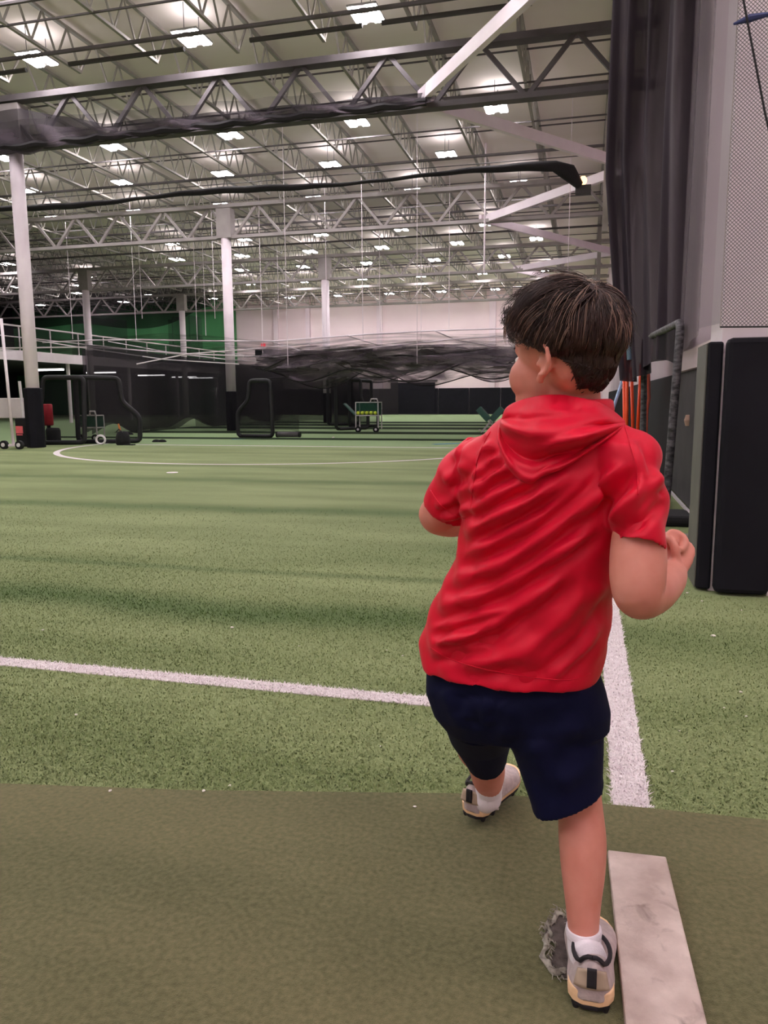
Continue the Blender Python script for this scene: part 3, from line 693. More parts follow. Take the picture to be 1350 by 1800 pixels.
for s in (-1, 1):
    MB().bar((xa + s * 0.05, 27.5, za), (xa + s * 0.42, 27.5, za + 0.4), 0.2, 0.4, up=(0, 1, 0)).build('tray', M['cart_green'], t)
    MB().bar((xa + s * 0.3, 27.3, 0.02), (xa - s * 0.05, 27.3, za), 0.03).bar((xa + s * 0.3, 27.7, 0.02), (xa - s * 0.05, 27.7, za), 0.03).build('leg', M['banner'], t)
t = thing('white_hoop', 'white ring lying on edge below the wire cart', 'ring', (-12.95, 18.7, 0))
p = at(177, 774, 18.7)
V = [(p[0] + 0.14 * cos(a), 18.7 + 0.06 * sin(a) * 0, 0.14 + 0.115 * sin(a)) for a in np.linspace(0, 2 * pi, 25)]
MB().tube(V, 0.03, 8, caps=False).build('ring', M['white_plastic'], t, smooth=True)
# black bag with orange bat handle
t = thing('backpack', 'black backpack at the foot of the notched screen', 'backpack', (-12.35, 18.75, 0))
p = at(211, 780, 18.6)
MB().lathe((p[0], 18.75, 0), [(0.17, 0), (0.2, 0.05), (0.19, 0.22), (0.14, 0.36), (0.05, 0.38)], 14).build('body', M['black_soft'], t, smooth=True)
MB().tube([(p[0] - 0.1, 18.6, 0.36), (p[0], 18.58, 0.44), (p[0] + 0.1, 18.6, 0.36)], 0.015, 6).build('strap', M['black'], t)
MB().box(p[0] + 0.12, 18.6, 0, p[0] + 0.4, 18.72, 0.03).build('strap', M['black'], t)
M['bat_orange'] = mat('orange_brown_grip', srgb(190, 110, 40), rough=0.5)
tag(MB().tube([(p[0] - 0.05, 18.72, 0.39), (p[0] - 0.1, 18.72, 0.58)], [0.03, 0.022], 8).build('bat_handle', M['bat_orange']), 'orange bat handle sticking up from the black backpack', 'bat')
for k, (px, py, lab) in enumerate([(228, 764, 'small dark glove lying behind the backpack'), (275, 777, 'left one of two small dark gloves on the open turf'), (285, 777, 'right one of two small dark gloves on the open turf')]):
    r = ray(px, py); q = CP + (-EYE / r[2]) * r
    tag(MB().lathe((q[0], q[1], 0), [(0.12, 0), (0.13, 0.02), (0.08, 0.07), (0.02, 0.08)], 10).build('glove', M['black_soft'], smooth=True), lab, 'glove')
rr = thing('foam_roller', 'dark cylinder roller lying on the turf beside the lone screen', 'roller', (-9.3, 23.3, 0))
a, b = at(487, 765, 23.3), at(527, 765, 23.3)
MB().cyl((a[0], 23.3, 0.1), (b[0], 23.3, 0.1), 0.085, 16).build('roll', M['pad_grey'], rr, smooth=True)
MB().cyl((a[0] - 0.02, 23.3, 0.1), (a[0] + 0.03, 23.3, 0.1), 0.09, 16).cyl((b[0] - 0.03, 23.3, 0.1), (b[0] + 0.02, 23.3, 0.1), 0.09, 16).build('end_cap', M['rubber'], rr)
tag(MB().lathe((-6.69, 11.57, 0), [(0.095, 0), (0.095, 0.008), (0.02, 0.012)], 20).build('throw_base', M['white_plastic'], smooth=False), 'flat white disc lying on the open turf', 'marker disc')

# ================================================================== RIGHT HAND WALL
col = thing('padded_column', 'square white column wrapped in tall black pads at the right edge', 'column', (0.95, 5.25, 0)); tag(col, kind='structure')
MB().box(0.78, 5.06, 0, 1.2, 5.5, DECK).build('shaft', M['steel_white'], col)
MB().box(0.796, 4.93, 0.015, 1.105, 5.04, 1.545).build('front_pad', M['pad'], col, bevel=0.03)
MB().box(0.705, 5.03, 0.015, 0.789, 5.055, 1.53).box(0.705, 5.055, 0.015, 0.775, 5.45, 1.53).build('side_pad', M['pad'], col, bevel=0.02)
MB().box(0.697, 5.06, 0.02, 0.7045, 5.44, 1.52).build('lit_side_face', M['pad_edge'], col)  # grey slab stands for light reflecting off the black side pad
MB().box(1.106, 5.0, 0.0, 1.19, 5.06, 1.5).build('bare_edge', M['steel_white'], col)
for i, (y0, y1, mm, lab) in enumerate([(5.6, 10.6, 'pad_grey', 'scuffed grey wall pad between the column and the tilted frame'), (10.63, 15, 'pad', 'black wall pad behind the orange poles'), (15.03, 20, 'pad', 'black wall pad beyond the orange poles'), (20.03, 28, 'pad', 'black wall pad far along the right wall'), (28.03, 40, 'pad', 'farthest black wall pad on the right wall')]):
    structure(MB().box(1.1, y0, 0.03, 1.195, y1, 1.5).build('wall_pad', M[mm], bevel=0.02), lab, 'wall pad')
structure(MB().bar((1.085, 5.6, 0.012), (1.085, 14, 0.012), 0.03, 0.03).build('baseboard_side', M['line']), 'white painted strip along the foot of the right wall pads', 'baseboard')
t = thing('patch', 'small pale torn patch on the scuffed grey wall pad', 'patch', (1.09, 9.0, 1.0))
p = at(1194, 738, 9.2)
MB().lathe((1.094, 9.0, p[2]), [(0.03, -0.06), (0.045, 0.0), (0.03, 0.06)], 10).build('torn_foam', mat('pale_foam', srgb(205, 170, 150), rough=0.9), t)
# tilted padded frame leaning along the wall
pts = [tuple(at(1171, 875, 8.45)), tuple(at(1197, 566, 8.4)), tuple(at(1133, 597, 11.4)), (0.83, 11.6, 0.06)]
pts[0] = (pts[0][0], 8.45, 0.07)
fr = screen('leaning_frame', 'black padded net frame with wrapped tape standing along the right wall', pts, tube_r=0.042, mat_=mat('wrapped_tape', srgb(40, 38, 42), srgb(110, 106, 112), rough=0.6, scale=14, stretch=(1, 1, 2)))
fr['category'] = 'net frame'
t = thing('low_black_base', 'low black base lying on the turf at the foot of the wall pads', 'base', (0.9, 7.8, 0))
MB().box(0.55, 7.55, 0.0, 1.02, 8.1, 0.1).build('body', M['black_soft'], t, bevel=0.04)
tag(MB().cyl((0.6, 6.95, 0.03), (0.98, 6.85, 0.03), 0.025, 10).build('grey_pipe', M['steel'], smooth=True), 'short grey pipe lying on the turf by the padded column', 'pipe')
# training poles
for k, (x0, y0, x1, y1, m, lab) in enumerate([(1101, 770, 1103, 632, 'orange', 'leftmost orange training pole by the black wall pads'), (1098, 760, 1097, 660, 'orange', 'short orange training pole behind the leftmost one'), (1113, 770, 1110, 655, 'orange', 'middle orange training pole by the black wall pads'), (1120, 770, 1127, 640, 'orange', 'rightmost orange training pole beside the tilted frame'), (1079, 715, 1096, 664, 'blue_pole', 'pale blue training pole leaning beside the orange ones')]):
    Y = 12.4 + 0.12 * k
    a = at(x0, y0, Y); b = at(x1, y1, Y)
    d = (a - b) / (a[2] - b[2]); foot = a - d * (a[2] - 0.01)
    t = thing('training_pole', lab, 'pole', tuple(foot), 'training poles by the right wall')
    MB().tube([tuple(foot), tuple(b)], 0.027, 10).build('shaft', M[m], t, smooth=True)
    MB().lathe(tuple(foot), [(0.07, 0), (0.07, 0.02), (0.03, 0.05)], 12).build('foot_cap', M['rubber'], t)
    MB().tube([tuple(b), tuple(b + np.array([0, 0, 0.08]))], [0.03, 0.02], 10).build('end_cap', M['white_plastic'] if k in (0, 3) else M[m], t, smooth=True)
t = thing('mesh_sack', 'orange and black mesh sack hanging on the wall behind the poles', 'sack', (0.75, 12.8, 1.6))
p = at(1102, 628, 12.9)
MB().tube([tuple(p + np.array([0, 0, 0.2])), tuple(p + np.array([0, 0, 0.1])), tuple(p), tuple(p - np.array([0, 0, 0.25]))], [0.02, 0.05, 0.07, 0.05], 10).build('body', M['orange'], t, smooth=True)
p = at(1140, 700, 12.6)
tag(MB().tube([tuple(at(1146, 612, 12.6)), tuple(at(1139, 640, 12.6)), tuple(at(1141, 700, 12.6)), tuple(at(1138, 720, 12.6)), (at(1138, 720, 12.6)[0], 12.6, 0.01)], [0.02, 0.03, 0.025, 0.02, 0.02], 8).build('orange_strap', M['orange'], smooth=True), 'thin orange strap standing behind the net of the leaning frame', 'strap')

# ================================================================== PITCHING MAT, RUBBER, LITTER, GRASS
MATZ = 0.014
mt = MB(); outl = [(-3.2, -1.5), (-3.2, 1.72), (-1.75, 1.885), (-1.15, 1.99), (-0.7, 2.09), (-0.23, 2.195), (0.1, 2.215), (0.54, 2.235), (1.5, 2.25), (1.5, -1.5)]
V = [(x, y, 0.0) for x, y in outl] + [(x, y, MATZ) for x, y in outl]; n = len(outl)
mt.add(V, [tuple(range(n, 2 * n)), tuple(range(n - 1, -1, -1))] + [(i, (i + 1) % n, n + (i + 1) % n, n + i) for i in range(n)])
tag(mt.build('pitching_mat', M['mat_turf']), 'dull olive short turf mat laid over the green field in the foreground', 'mat')

def rubber_mat():
    m = mat('pitching_rubber', srgb(176, 156, 148), srgb(216, 198, 190), rough=0.75, scale=9, detail=8, bump=0.25, bscale=60)
    nt = m.node_tree; b = nt.nodes['Principled BSDF']; src = b.inputs['Base Color'].links[0].from_socket
    tc = N(nt, 'ShaderNodeTexCoord')
    d = N(nt, 'ShaderNodeTexNoise'); d.inputs['Scale'].default_value = 16; d.inputs['Detail'].default_value = 6; d.inputs['Distortion'].default_value = 0.6
    nt.links.new(tc.outputs['Object'], d.inputs['Vector'])
    r = N(nt, 'ShaderNodeMapRange'); r.inputs[1].default_value = 0.56; r.inputs[2].default_value = 0.74; r.inputs[3].default_value = 0; r.inputs[4].default_value = 0.75
    nt.links.new(d.outputs[0], r.inputs[0])
    mx = N(nt, 'ShaderNodeMix', data_type='RGBA'); nt.links.new(r.outputs[0], mx.inputs[0]); nt.links.new(src, mx.inputs[6]); mx.inputs[7].default_value = srgb(118, 98, 90)
    nt.links.new(mx.outputs[2], b.inputs['Base Color'])
    return m
M['plate'] = rubber_mat()
mb = MB(); c = [(0.102, 1.28), (0.232, 1.29), (0.237, 1.945), (0.088, 1.938)]; z1 = MATZ + 0.024
c = [(0.112, 1.27), (0.262, 1.285), (0.236, 1.94), (0.092, 1.935)]
mb.add([(x, y, MATZ) for x, y in c] + [(x, y, z1) for x, y in c], [(3, 2, 1, 0), (4, 5, 6, 7), (0, 1, 5, 4), (1, 2, 6, 5), (2, 3, 7, 6), (3, 0, 4, 7)])
tag(mb.build('pitching_rubber', M['plate'], bevel=0.004), 'scuffed off white pitching rubber slab set in the mat beside the foot', 'pitching rubber')

# torn hole in the mat under the standing foot: dark backing with a frayed rim
M['backing'] = mat('torn_backing', srgb(62, 54, 52), srgb(98, 88, 84), rough=0.95, scale=40, detail=6, bump=0.6)
M['fray'] = mat('frayed_fibre', srgb(112, 106, 98), srgb(168, 162, 150), rough=0.9, scale=60)
tp = thing('torn_patch', 'ragged torn patch of dark backing in the mat under the standing foot', 'torn patch', (0.02, 1.6, MATZ))
tc_ = (0.012, 1.575); V = [(tc_[0], tc_[1], MATZ + 0.004)]; k = 40
rim = []
for i in range(k):
    a = 2 * pi * i / k; r = (0.058 + 0.011 * sin(3 * a + 1) + 0.008 * sin(7 * a)) * (1 + 0.1 * rng.uniform(-1, 1))
    rim.append((tc_[0] + r * cos(a), tc_[1] + r * 1.55 * sin(a)))
mb = MB(); mb.add([(tc_[0], tc_[1], MATZ + 0.003)] + [(x, y, MATZ + 0.0035) for x, y in rim], [(0, 1 + i, 1 + (i + 1) % k) for i in range(k)])
mb.build('backing', M['backing'], tp)
mb = MB()
for i in range(k):
    x, y = rim[i]; a = 2 * pi * i / k
    for q in range(3):
        ang = a + rng.uniform(-0.8, 0.8); L = rng.uniform(0.006, 0.022)
        x0 = x + rng.uniform(-0.006, 0.006); y0 = y + rng.uniform(-0.008, 0.008)
        mb.tube([(x0, y0, MATZ + 0.003), (x0 + cos(ang) * L * 0.5, y0 + sin(ang) * L * 0.5, MATZ + rng.uniform(0.006, 0.014)), (x0 + cos(ang + 0.5) * L, y0 + sin(ang + 0.5) * L, MATZ + rng.uniform(0.003, 0.016))], [0.0018, 0.0014, 0.0008], 4)
fr_ = mb.build('frayed_rim', M['fray'], tp); fr_['kind'] = 'stuff'
mb = MB()   # the lifted curling lip on the left side
def lip(u, v):
    a = pi * 0.62 + u * pi * 0.8; r = 0.058 + 0.008 * sin(9 * u + 1) + 0.004 * sin(31 * u) + v * 0.013
    return (tc_[0] + r * cos(a), tc_[1] + r * 1.5 * sin(a), MATZ + 0.004 + 0.006 * sin(v * pi) * (0.6 + 0.6 * sin(u * 17)) + 0.003 * sin(u * 41 + v * 5) )
mb.grid(40, 5, lip).build('curled_lip', M['fray'], tp, smooth=True, solid=0.002)

# bits of white litter
scraps = []
M['litter'] = mat('white_litter', srgb(232, 226, 218), rough=0.7)
def ground(px, py, z=0.0):
    r = ray(px, py); return CP + ((z - EYE) / r[2]) * r
for k, (px, py, s) in enumerate([(408, 1103, .011), (1254, 1118, .014), (1208, 1042, .009), (1190, 1041, .006), (1234, 1056, .007), (1303, 1072, .006), (134, 1256, .008), (1194, 1284, .006), (1182, 1355, .006), (1312, 1258, .005), (1302, 1216, .008), (1273, 1243, .005), (670, 1311, .005), (729, 1417, .006), (194, 1389, .006), (358, 1389, .006), (404, 1380, .007), (873, 1421, .007), (612, 1380, .004), (526, 1135, .006), (708, 1152, .006), (680, 1142, .005), (75, 1107, .008), (586, 770, .05), (843, 757, .06)]):
    gz = MATZ if py > 1386 else 0.0
    g = ground(px, py, gz + 0.004)
    bm = bmesh.new(); bmesh.ops.create_icosphere(bm, subdivisions=1, radius=s)
    for v in bm.verts: v.co = Vector((v.co.x * rng.uniform(0.7, 1.3), v.co.y * rng.uniform(0.6, 1.2), v.co.z * 0.5 * rng.uniform(0.7, 1.2)))
    me = bpy.data.meshes.new('litter_scrap'); bm.to_mesh(me); bm.free()
    o = link('litter_scrap', me, M['litter']); o.location = (g[0], g[1], gz + s * 0.45)
    scraps.append((py, px, o))
def where(px, py):
    if py > 1386: return 'on the olive mat or its edge'
    if py < 800: return 'far across the turf'
    if px > 1120: return 'right of the white sideline'
    return 'behind the cross line' if py < 1170 else 'between the cross line and the mat'
nth = ['nearest', 'second nearest', 'third nearest', 'fourth nearest', 'fifth nearest', 'sixth nearest', 'seventh nearest', 'eighth nearest', 'ninth nearest', 'tenth nearest', 'eleventh nearest', 'twelfth nearest']
seen = {}
for py, px, o in sorted(scraps, key=lambda t: -t[0]):
    w = where(px, py); seen[w] = seen.get(w, -1) + 1
    tag(o, 'white litter scrap %s, %s the camera' % (w, nth[seen[w]]), 'litter', 'white litter scraps on the turf')

# turf blades, uncountable: one object for the green pile, one for the white pile of the lines
def blades(name, m, region, count, h, w, label, group=None, zbase=0.0):
    pts = region(count); n = len(pts)
    ang = rng.uniform(0, 2 * pi, n); lean = rng.uniform(0.45, 1.0, n); hh = h * rng.uniform(0.6, 1.2, n); ww = w * rng.uniform(0.7, 1.2, n)
    dx, dy = np.cos(ang), np.sin(ang); sx, sy = -dy, dx
    curl = rng.uniform(0.2, 0.9, n)
    V = np.zeros((n, 5, 3))
    for j, (t, wv) in enumerate(((0, 1), (0.6, 0.9))):
        off = lean * hh * t * 0.9
        for k, sgn in enumerate((-1, 1)):
            V[:, 2 * j + k, 0] = pts[:, 0] + dx * off + sgn * sx * ww * wv / 2
            V[:, 2 * j + k, 1] = pts[:, 1] + dy * off + sgn * sy * ww * wv / 2
            V[:, 2 * j + k, 2] = zbase + hh * t * (1 - 0.35 * lean)
    off = lean * hh * (1.0 + 0.6 * curl)
    V[:, 4, 0] = pts[:, 0] + dx * off; V[:, 4, 1] = pts[:, 1] + dy * off; V[:, 4, 2] = zbase + hh * (0.95 - 0.6 * lean * curl)
    me = bpy.data.meshes.new(name)
    me.vertices.add(5 * n); me.vertices.foreach_set('co', V.astype(np.float32).ravel())
    base = np.arange(n)[:, None] * 5
    loops = np.concatenate([base + np.array([0, 1, 3, 2]), base + np.array([2, 3, 4])], 1).ravel()
    me.loops.add(7 * n); me.loops.foreach_set('vertex_index', loops.astype(np.int32))
    st = (np.arange(n)[:, None] * 7 + np.array([0, 4])).ravel(); tot = np.tile([4, 3], n)
    me.polygons.add(2 * n); me.polygons.foreach_set('loop_start', st.astype(np.int32)); me.polygons.foreach_set('loop_total', tot.astype(np.int32))
    me.update(); me.validate()
    o = link(name, me, m)
    return tag(o, label, 'grass', group, 'stuff')
fx = [p[0] for p in outl[1:9]]; fy = [p[1] for p in outl[1:9]]
def edge_y(x): return np.interp(x, fx, fy)
def in_lines(p):
    side = (p[:, 0] > 0.112) & (p[:, 0] < 0.225) & (p[:, 1] < 5.85)
    cross = (p[:, 1] > 2.832) & (p[:, 1] < 2.928) & (p[:, 0] < 0.13)
    return side | cross
def green_region(c):
    y = 1.85 + 6.2 * rng.uniform(0, 1, c) ** 1.75
    x = rng.uniform(0, 1, c); x0 = -0.93 * y - 0.5; x1 = 0.24 * y + 0.5
    x = x0 + x * (x1 - x0)
    p = np.stack([x, y], 1)
    return p[(p[:, 1] > edge_y(p[:, 0]) + 0.006) & ~in_lines(p) & (rng.uniform(0, 1, c) < np.clip((8.05 - y) / 4.0, 0, 1)) & ~((x > 0.68) & (y > 4.9))]
blades('turf_grass', M['blade'], green_region, 200000, 0.0145, 0.0036, 'curly green turf pile between the mat and the white lines')
def side_region(c): return np.stack([rng.uniform(0.112, 0.225, c), 2.2 + 3.6 * rng.uniform(0, 1, c) ** 1.4], 1)
def cross_region(c): return np.stack([0.13 - 4.2 * rng.uniform(0, 1, c) ** 1.2, rng.uniform(2.832, 2.928, c)], 1)
blades('line_pile', M['blade_white'], side_region, 9000, 0.016, 0.0036, 'white turf pile of the sideline on the right')
blades('line_pile', M['blade_white'], cross_region, 12000, 0.016, 0.0036, 'white turf pile of the line crossing the field')
def mat_edge(c):
    x = rng.uniform(-2.2, 1.2, c); return np.stack([x, edge_y(x) + rng.uniform(-0.006, 0.01, c)], 1)
M['fray_green'] = mat('frayed_green', srgb(120, 134, 84), srgb(160, 170, 124), rough=0.9, scale=40)
blades('mat_fringe', M['fray_green'], mat_edge, 3000, 0.016, 0.003, 'frayed fringe along the front edge of the olive mat')

# ================================================================== THE BOY
def ring(c, a, b, n=28, e=2.0):
    """closed section: centre c, half axes a and b, superellipse exponent e"""
    out = []
    for k in range(n):
        th = 2 * pi * k / n; ct, st = cos(th), sin(th)
        out.append(np.asarray(c) + np.asarray(a) * (abs(ct) ** (2 / e)) * (1 if ct >= 0 else -1) + np.asarray(b) * (abs(st) ** (2 / e)) * (1 if st >= 0 else -1))
    return out
def loft(mb, rings, caps=True):
    n = len(rings[0]); V = [p for r in rings for p in r]; F = []
    for i in range(1, len(rings)):
        for k in range(n): F.append(((i - 1) * n + k, (i - 1) * n + (k + 1) % n, i * n + (k + 1) % n, i * n + k))
    if caps: F.append(tuple(range(n - 1, -1, -1))); F.append(tuple(range((len(rings) - 1) * n, len(rings) * n)))
    return mb.add(V, F)
def catmull(P, m=6):
    P = [np.asarray(p, float) for p in P]; out = []
    for i in range(len(P) - 1):
        p0, p1, p2, p3 = P[max(i - 1, 0)], P[i], P[i + 1], P[min(i + 2, len(P) - 1)]
        for t in np.linspace(0, 1, m, endpoint=False):
            out.append(0.5 * ((2 * p1) + (-p0 + p2) * t + (2 * p0 - 5 * p1 + 4 * p2 - p3) * t ** 2 + (-p0 + 3 * p1 - 3 * p2 + p3) * t ** 3))
    return out + [P[-1]]
def limb(mb, spec, n=20, m=6, ends=True):
    """spec: list of (x,y,z,r) or (x,y,z,ra,rb); a smooth tapering limb with rounded ends"""
    S = [list(s) + ([s[3]] if len(s) == 4 else []) for s in spec]
    S = catmull(S, m)
    pts = [Vector(s[:3]) for s in S]; rings = []; prev = None
    for i, p in enumerate(pts):
        t = (pts[min(i + 1, len(pts) - 1)] - pts[max(i - 1, 0)]).normalized()
        a = Vector((1, 0, 0)) if prev is None else prev
        a = (a - t * a.dot(t)).normalized(); prev = a; b = t.cross(a)
        if i == 0 and ends:
            for q in (0.95, 0.75, 0.4): rings.append(ring(np.array(p) - np.array(t) * S[i][3] * q * 0.9, np.array(a) * S[i][3] * sqrt(1 - q * q), np.array(b) * S[i][4] * sqrt(1 - q * q), n))
        rings.append(ring(p, np.array(a) * S[i][3], np.array(b) * S[i][4], n))
        if i == len(pts) - 1 and ends:
            for q in (0.4, 0.75, 0.95): rings.append(ring(np.array(p) + np.array(t) * S[i][3] * q * 0.9, np.array(a) * S[i][3] * sqrt(1 - q * q), np.array(b) * S[i][4] * sqrt(1 - q * q), n))
    return loft(mb, rings)
def ellipsoid(mb, c, ax, n=20, m=12):
    """ax: three half-axis vectors"""
    ax = [np.asarray(v, float) for v in ax]; rings = []
    for i in range(1, m):
        ph = pi * i / m
        rings.append(ring(np.asarray(c) - ax[2] * cos(ph), ax[0] * sin(ph), ax[1] * sin(ph), n))
    return loft(mb, rings)
def fused(mb, voxel, smooth_it=6, fac=0.5):
    """one continuous surface from overlapping closed shapes"""
    me = mb.mesh('tmp'); flip_out(me); o = bpy.data.objects.new('tmp', me); COL.objects.link(o)
    r = o.modifiers.new('r', 'REMESH'); r.mode = 'VOXEL'; r.voxel_size = voxel
    if smooth_it: s = o.modifiers.new('s', 'SMOOTH'); s.iterations = smooth_it; s.factor = fac
    dg = bpy.context.evaluated_depsgraph_get(); dg.update()
    out = bpy.data.meshes.new_from_object(o.evaluated_get(dg)); bpy.data.objects.remove(o); bpy.data.meshes.remove(me)
    return out
def get_co(me): a = np.zeros(len(me.vertices) * 3); me.vertices.foreach_get('co', a); return a.reshape(-1, 3)
def set_co(me, a): me.vertices.foreach_set('co', a.astype(np.float32).ravel()); me.update()
def get_no(me): a = np.zeros(len(me.vertices) * 3); me.vertex_normals.foreach_get('vector', a); return a.reshape(-1, 3)
def flip_out(me):
    bm = bmesh.new(); bm.from_mesh(me); bmesh.ops.recalc_face_normals(bm, faces=bm.faces); bm.to_mesh(me); bm.free()
def polyline_dist(px, py, line):
    """signed distance in photo pixels to a polyline and the parameter along it"""
    best = np.full(px.shape, 1e9); sg = np.zeros(px.shape); par = np.zeros(px.shape); L = len(line) - 1
    for i in range(L):
        ax, ay = line[i]; bx, by = line[i + 1]; dx, dy = bx - ax, by - ay; l2 = dx * dx + dy * dy
        t = np.clip(((px - ax) * dx + (py - ay) * dy) / l2, 0, 1)
        ex, ey = px - ax - t * dx, py - ay - t * dy; d = np.hypot(ex, ey)
        u = d < best; best[u] = d[u]; sg[u] = np.sign(dx * ey - dy * ex)[u]; par[u] = ((i + t) / L)[u]
    return best * sg, par
def folds(me, lines, px_scale=900.0):
    """press and raise cloth folds along lines across the back; each (points, height m, width px)"""
    co = get_co(me); no = get_no(me); px, py = proj(co)
    view = co - CP; view /= np.linalg.norm(view, axis=1)[:, None]
    facing = np.clip(-(no * view).sum(1) * 1.6 + 0.1, 0, 1)
    h = np.zeros(len(co))
    for pts, amp, w in lines:
        pl = [p[:2] for p in catmull([list(p) for p in pts], 5)]
        d, t = polyline_dist(px, py, pl)
        ends = np.clip(np.minimum(t, 1 - t) * 5, 0, 1)
        ends = np.where((t <= 0) | (t >= 1), 0, ends)
        h += amp * 1.95 * ends * (np.exp(-(d / w) ** 2) - 0.75 * np.exp(-((d - 1.7 * w) / (w * 0.9)) ** 2))
    co += no * (h * facing)[:, None]
    set_co(me, co)

def skin_mat():
    m, nt, b = new_mat('skin')
    b.inputs['Roughness'].default_value = 0.5
    b.inputs['Specular IOR Level'].default_value = 0.35
    b.inputs['Subsurface Weight'].default_value = 0.12
    b.inputs['Subsurface Radius'].default_value = (0.012, 0.005, 0.003)
    b.inputs['Subsurface Scale'].default_value = 0.5
    tc = N(nt, 'ShaderNodeTexCoord'); nz = N(nt, 'ShaderNodeTexNoise'); nz.inputs['Scale'].default_value = 14; nz.inputs['Detail'].default_value = 5
    nt.links.new(tc.outputs['Object'], nz.inputs['Vector'])
    rp = N(nt, 'ShaderNodeValToRGB'); rp.color_ramp.elements[0].position = 0.3; rp.color_ramp.elements[1].position = 0.7
    rp.color_ramp.elements[0].color = srgb(206, 130, 114); rp.color_ramp.elements[1].color = srgb(222, 150, 134)
    nt.links.new(nz.outputs[0], rp.inputs[0]); nt.links.new(rp.outputs[0], b.inputs['Base Color'])
    return m
def cloth_mat(name, c1, c2, rough=0.6, weave=900, sheen=0.3, bump=0.15, spec=0.35):
    m = mat(name, c1, c2, rough=rough, scale=5, sheen=sheen, spec=spec)
    nt = m.node_tree; b = nt.nodes['Principled BSDF']
    tc = N(nt, 'ShaderNodeTexCoord'); nz = N(nt, 'ShaderNodeTexNoise'); nz.inputs['Scale'].default_value = weave; nz.inputs['Detail'].default_value = 1
    nt.links.new(tc.outputs['Object'], nz.inputs['Vector'])
    bp = N(nt, 'ShaderNodeBump'); bp.inputs['Strength'].default_value = bump; bp.inputs['Distance'].default_value = 0.002
    nt.links.new(nz.outputs[0], bp.inputs['Height']); nt.links.new(bp.outputs[0], b.inputs['Normal'])
    return m
M['skin'] = skin_mat()
M['shirt'] = cloth_mat('red_shirt', srgb(210, 0, 42), srgb(219, 3, 49), rough=0.5, sheen=0.06, spec=0.28)
M['shorts'] = cloth_mat('navy_shorts', srgb(11, 14, 44), srgb(15, 18, 52), rough=0.75, sheen=0.0, spec=0.15)
M['sock'] = cloth_mat('white_sock', srgb(232, 222, 230), srgb(242, 234, 240), rough=0.85, weave=500, bump=0.4)
M['hair'] = mat('brown_hair', srgb(42, 27, 24), srgb(64, 42, 37), rough=0.45, scale=30, spec=0.45)
M['hair_light'] = mat('hair_highlight', srgb(116, 88, 76), srgb(142, 112, 98), rough=0.4, scale=30, spec=0.6)
M['shoe'] = mat('grey_mesh_upper', srgb(176, 160, 160), srgb(196, 180, 178), rough=0.7, scale=60, bump=0.2)
M['shoe_tan'] = mat('tan_heel_panel', srgb(168, 148, 128), srgb(182, 162, 142), rough=0.7, scale=40)
M['shoe_black'] = mat('black_shoe_lining', srgb(26, 22, 28), rough=0.7, scale=40)
M['midsole'] = mat('cream_midsole', srgb(238, 196, 150), srgb(246, 208, 166), rough=0.6, scale=20)
M['lip'] = mat('lips', srgb(190, 104, 98), rough=0.45)
M['eye'] = mat('eye_white', srgb(236, 230, 228), rough=0.2)
M['iris'] = mat('brown_iris', srgb(60, 38, 26), rough=0.2)

boy = thing('person', 'boy in red hooded shirt and navy shorts striding off the rubber to throw', 'person', (0.05, 1.5, MATZ))

# ---- head frame
HC = at(984, 611, 1.45)
f_ = np.array([-0.80, 0.60, -0.03]); f_ /= np.linalg.norm(f_)
u_ = np.array([0.02, 0.0, 1.0]); u_ -= f_ * u_.dot(f_); u_ /= np.linalg.norm(u_)
l_ = np.cross(u_, f_)            # towards the boy's left ear
def hd(a, b, c): return HC + f_ * a + l_ * b + u_ * c
body = MB()
# head: cranium, face, jaw, cheeks, brow, nose, lips, ears
ellipsoid(body, hd(-0.012, 0, 0.012), [f_ * 0.094, l_ * 0.076, u_ * 0.085])
ellipsoid(body, hd(0.031, 0, -0.048), [f_ * 0.060, l_ * 0.058, u_ * 0.068])
ellipsoid(body, hd(0.036, 0, 0.012), [f_ * 0.050, l_ * 0.058, u_ * 0.040])
ellipsoid(body, hd(0.040, 0, -0.090), [f_ * 0.050, l_ * 0.050, u_ * 0.030])
ellipsoid(body, hd(0.080, 0, -0.104), [f_ * 0.018, l_ * 0.022, u_ * 0.016])
for s in (-1, 1):
    ellipsoid(body, hd(0.054, s * 0.033, -0.052), [f_ * 0.030, l_ * 0.027, u_ * 0.036])
    ellipsoid(body, hd(0.066, s * 0.024, -0.002), [f_ * 0.013, l_ * 0.020, u_ * 0.009])
    ellipsoid(body, hd(0.098, s * 0.010, -0.052), [f_ * 0.010, l_ * 0.009, u_ * 0.008])
limb(body, [tuple(hd(0.086, 0, -0.006)) + (0.009,), tuple(hd(0.099, 0, -0.030)) + (0.010,), tuple(hd(0.110, 0, -0.047)) + (0.011,)], m=3)
ellipsoid(body, hd(0.090, 0, -0.074), [f_ * 0.010, l_ * 0.021, u_ * 0.006])
ellipsoid(body, hd(0.088, 0, -0.084), [f_ * 0.010, l_ * 0.018, u_ * 0.007])
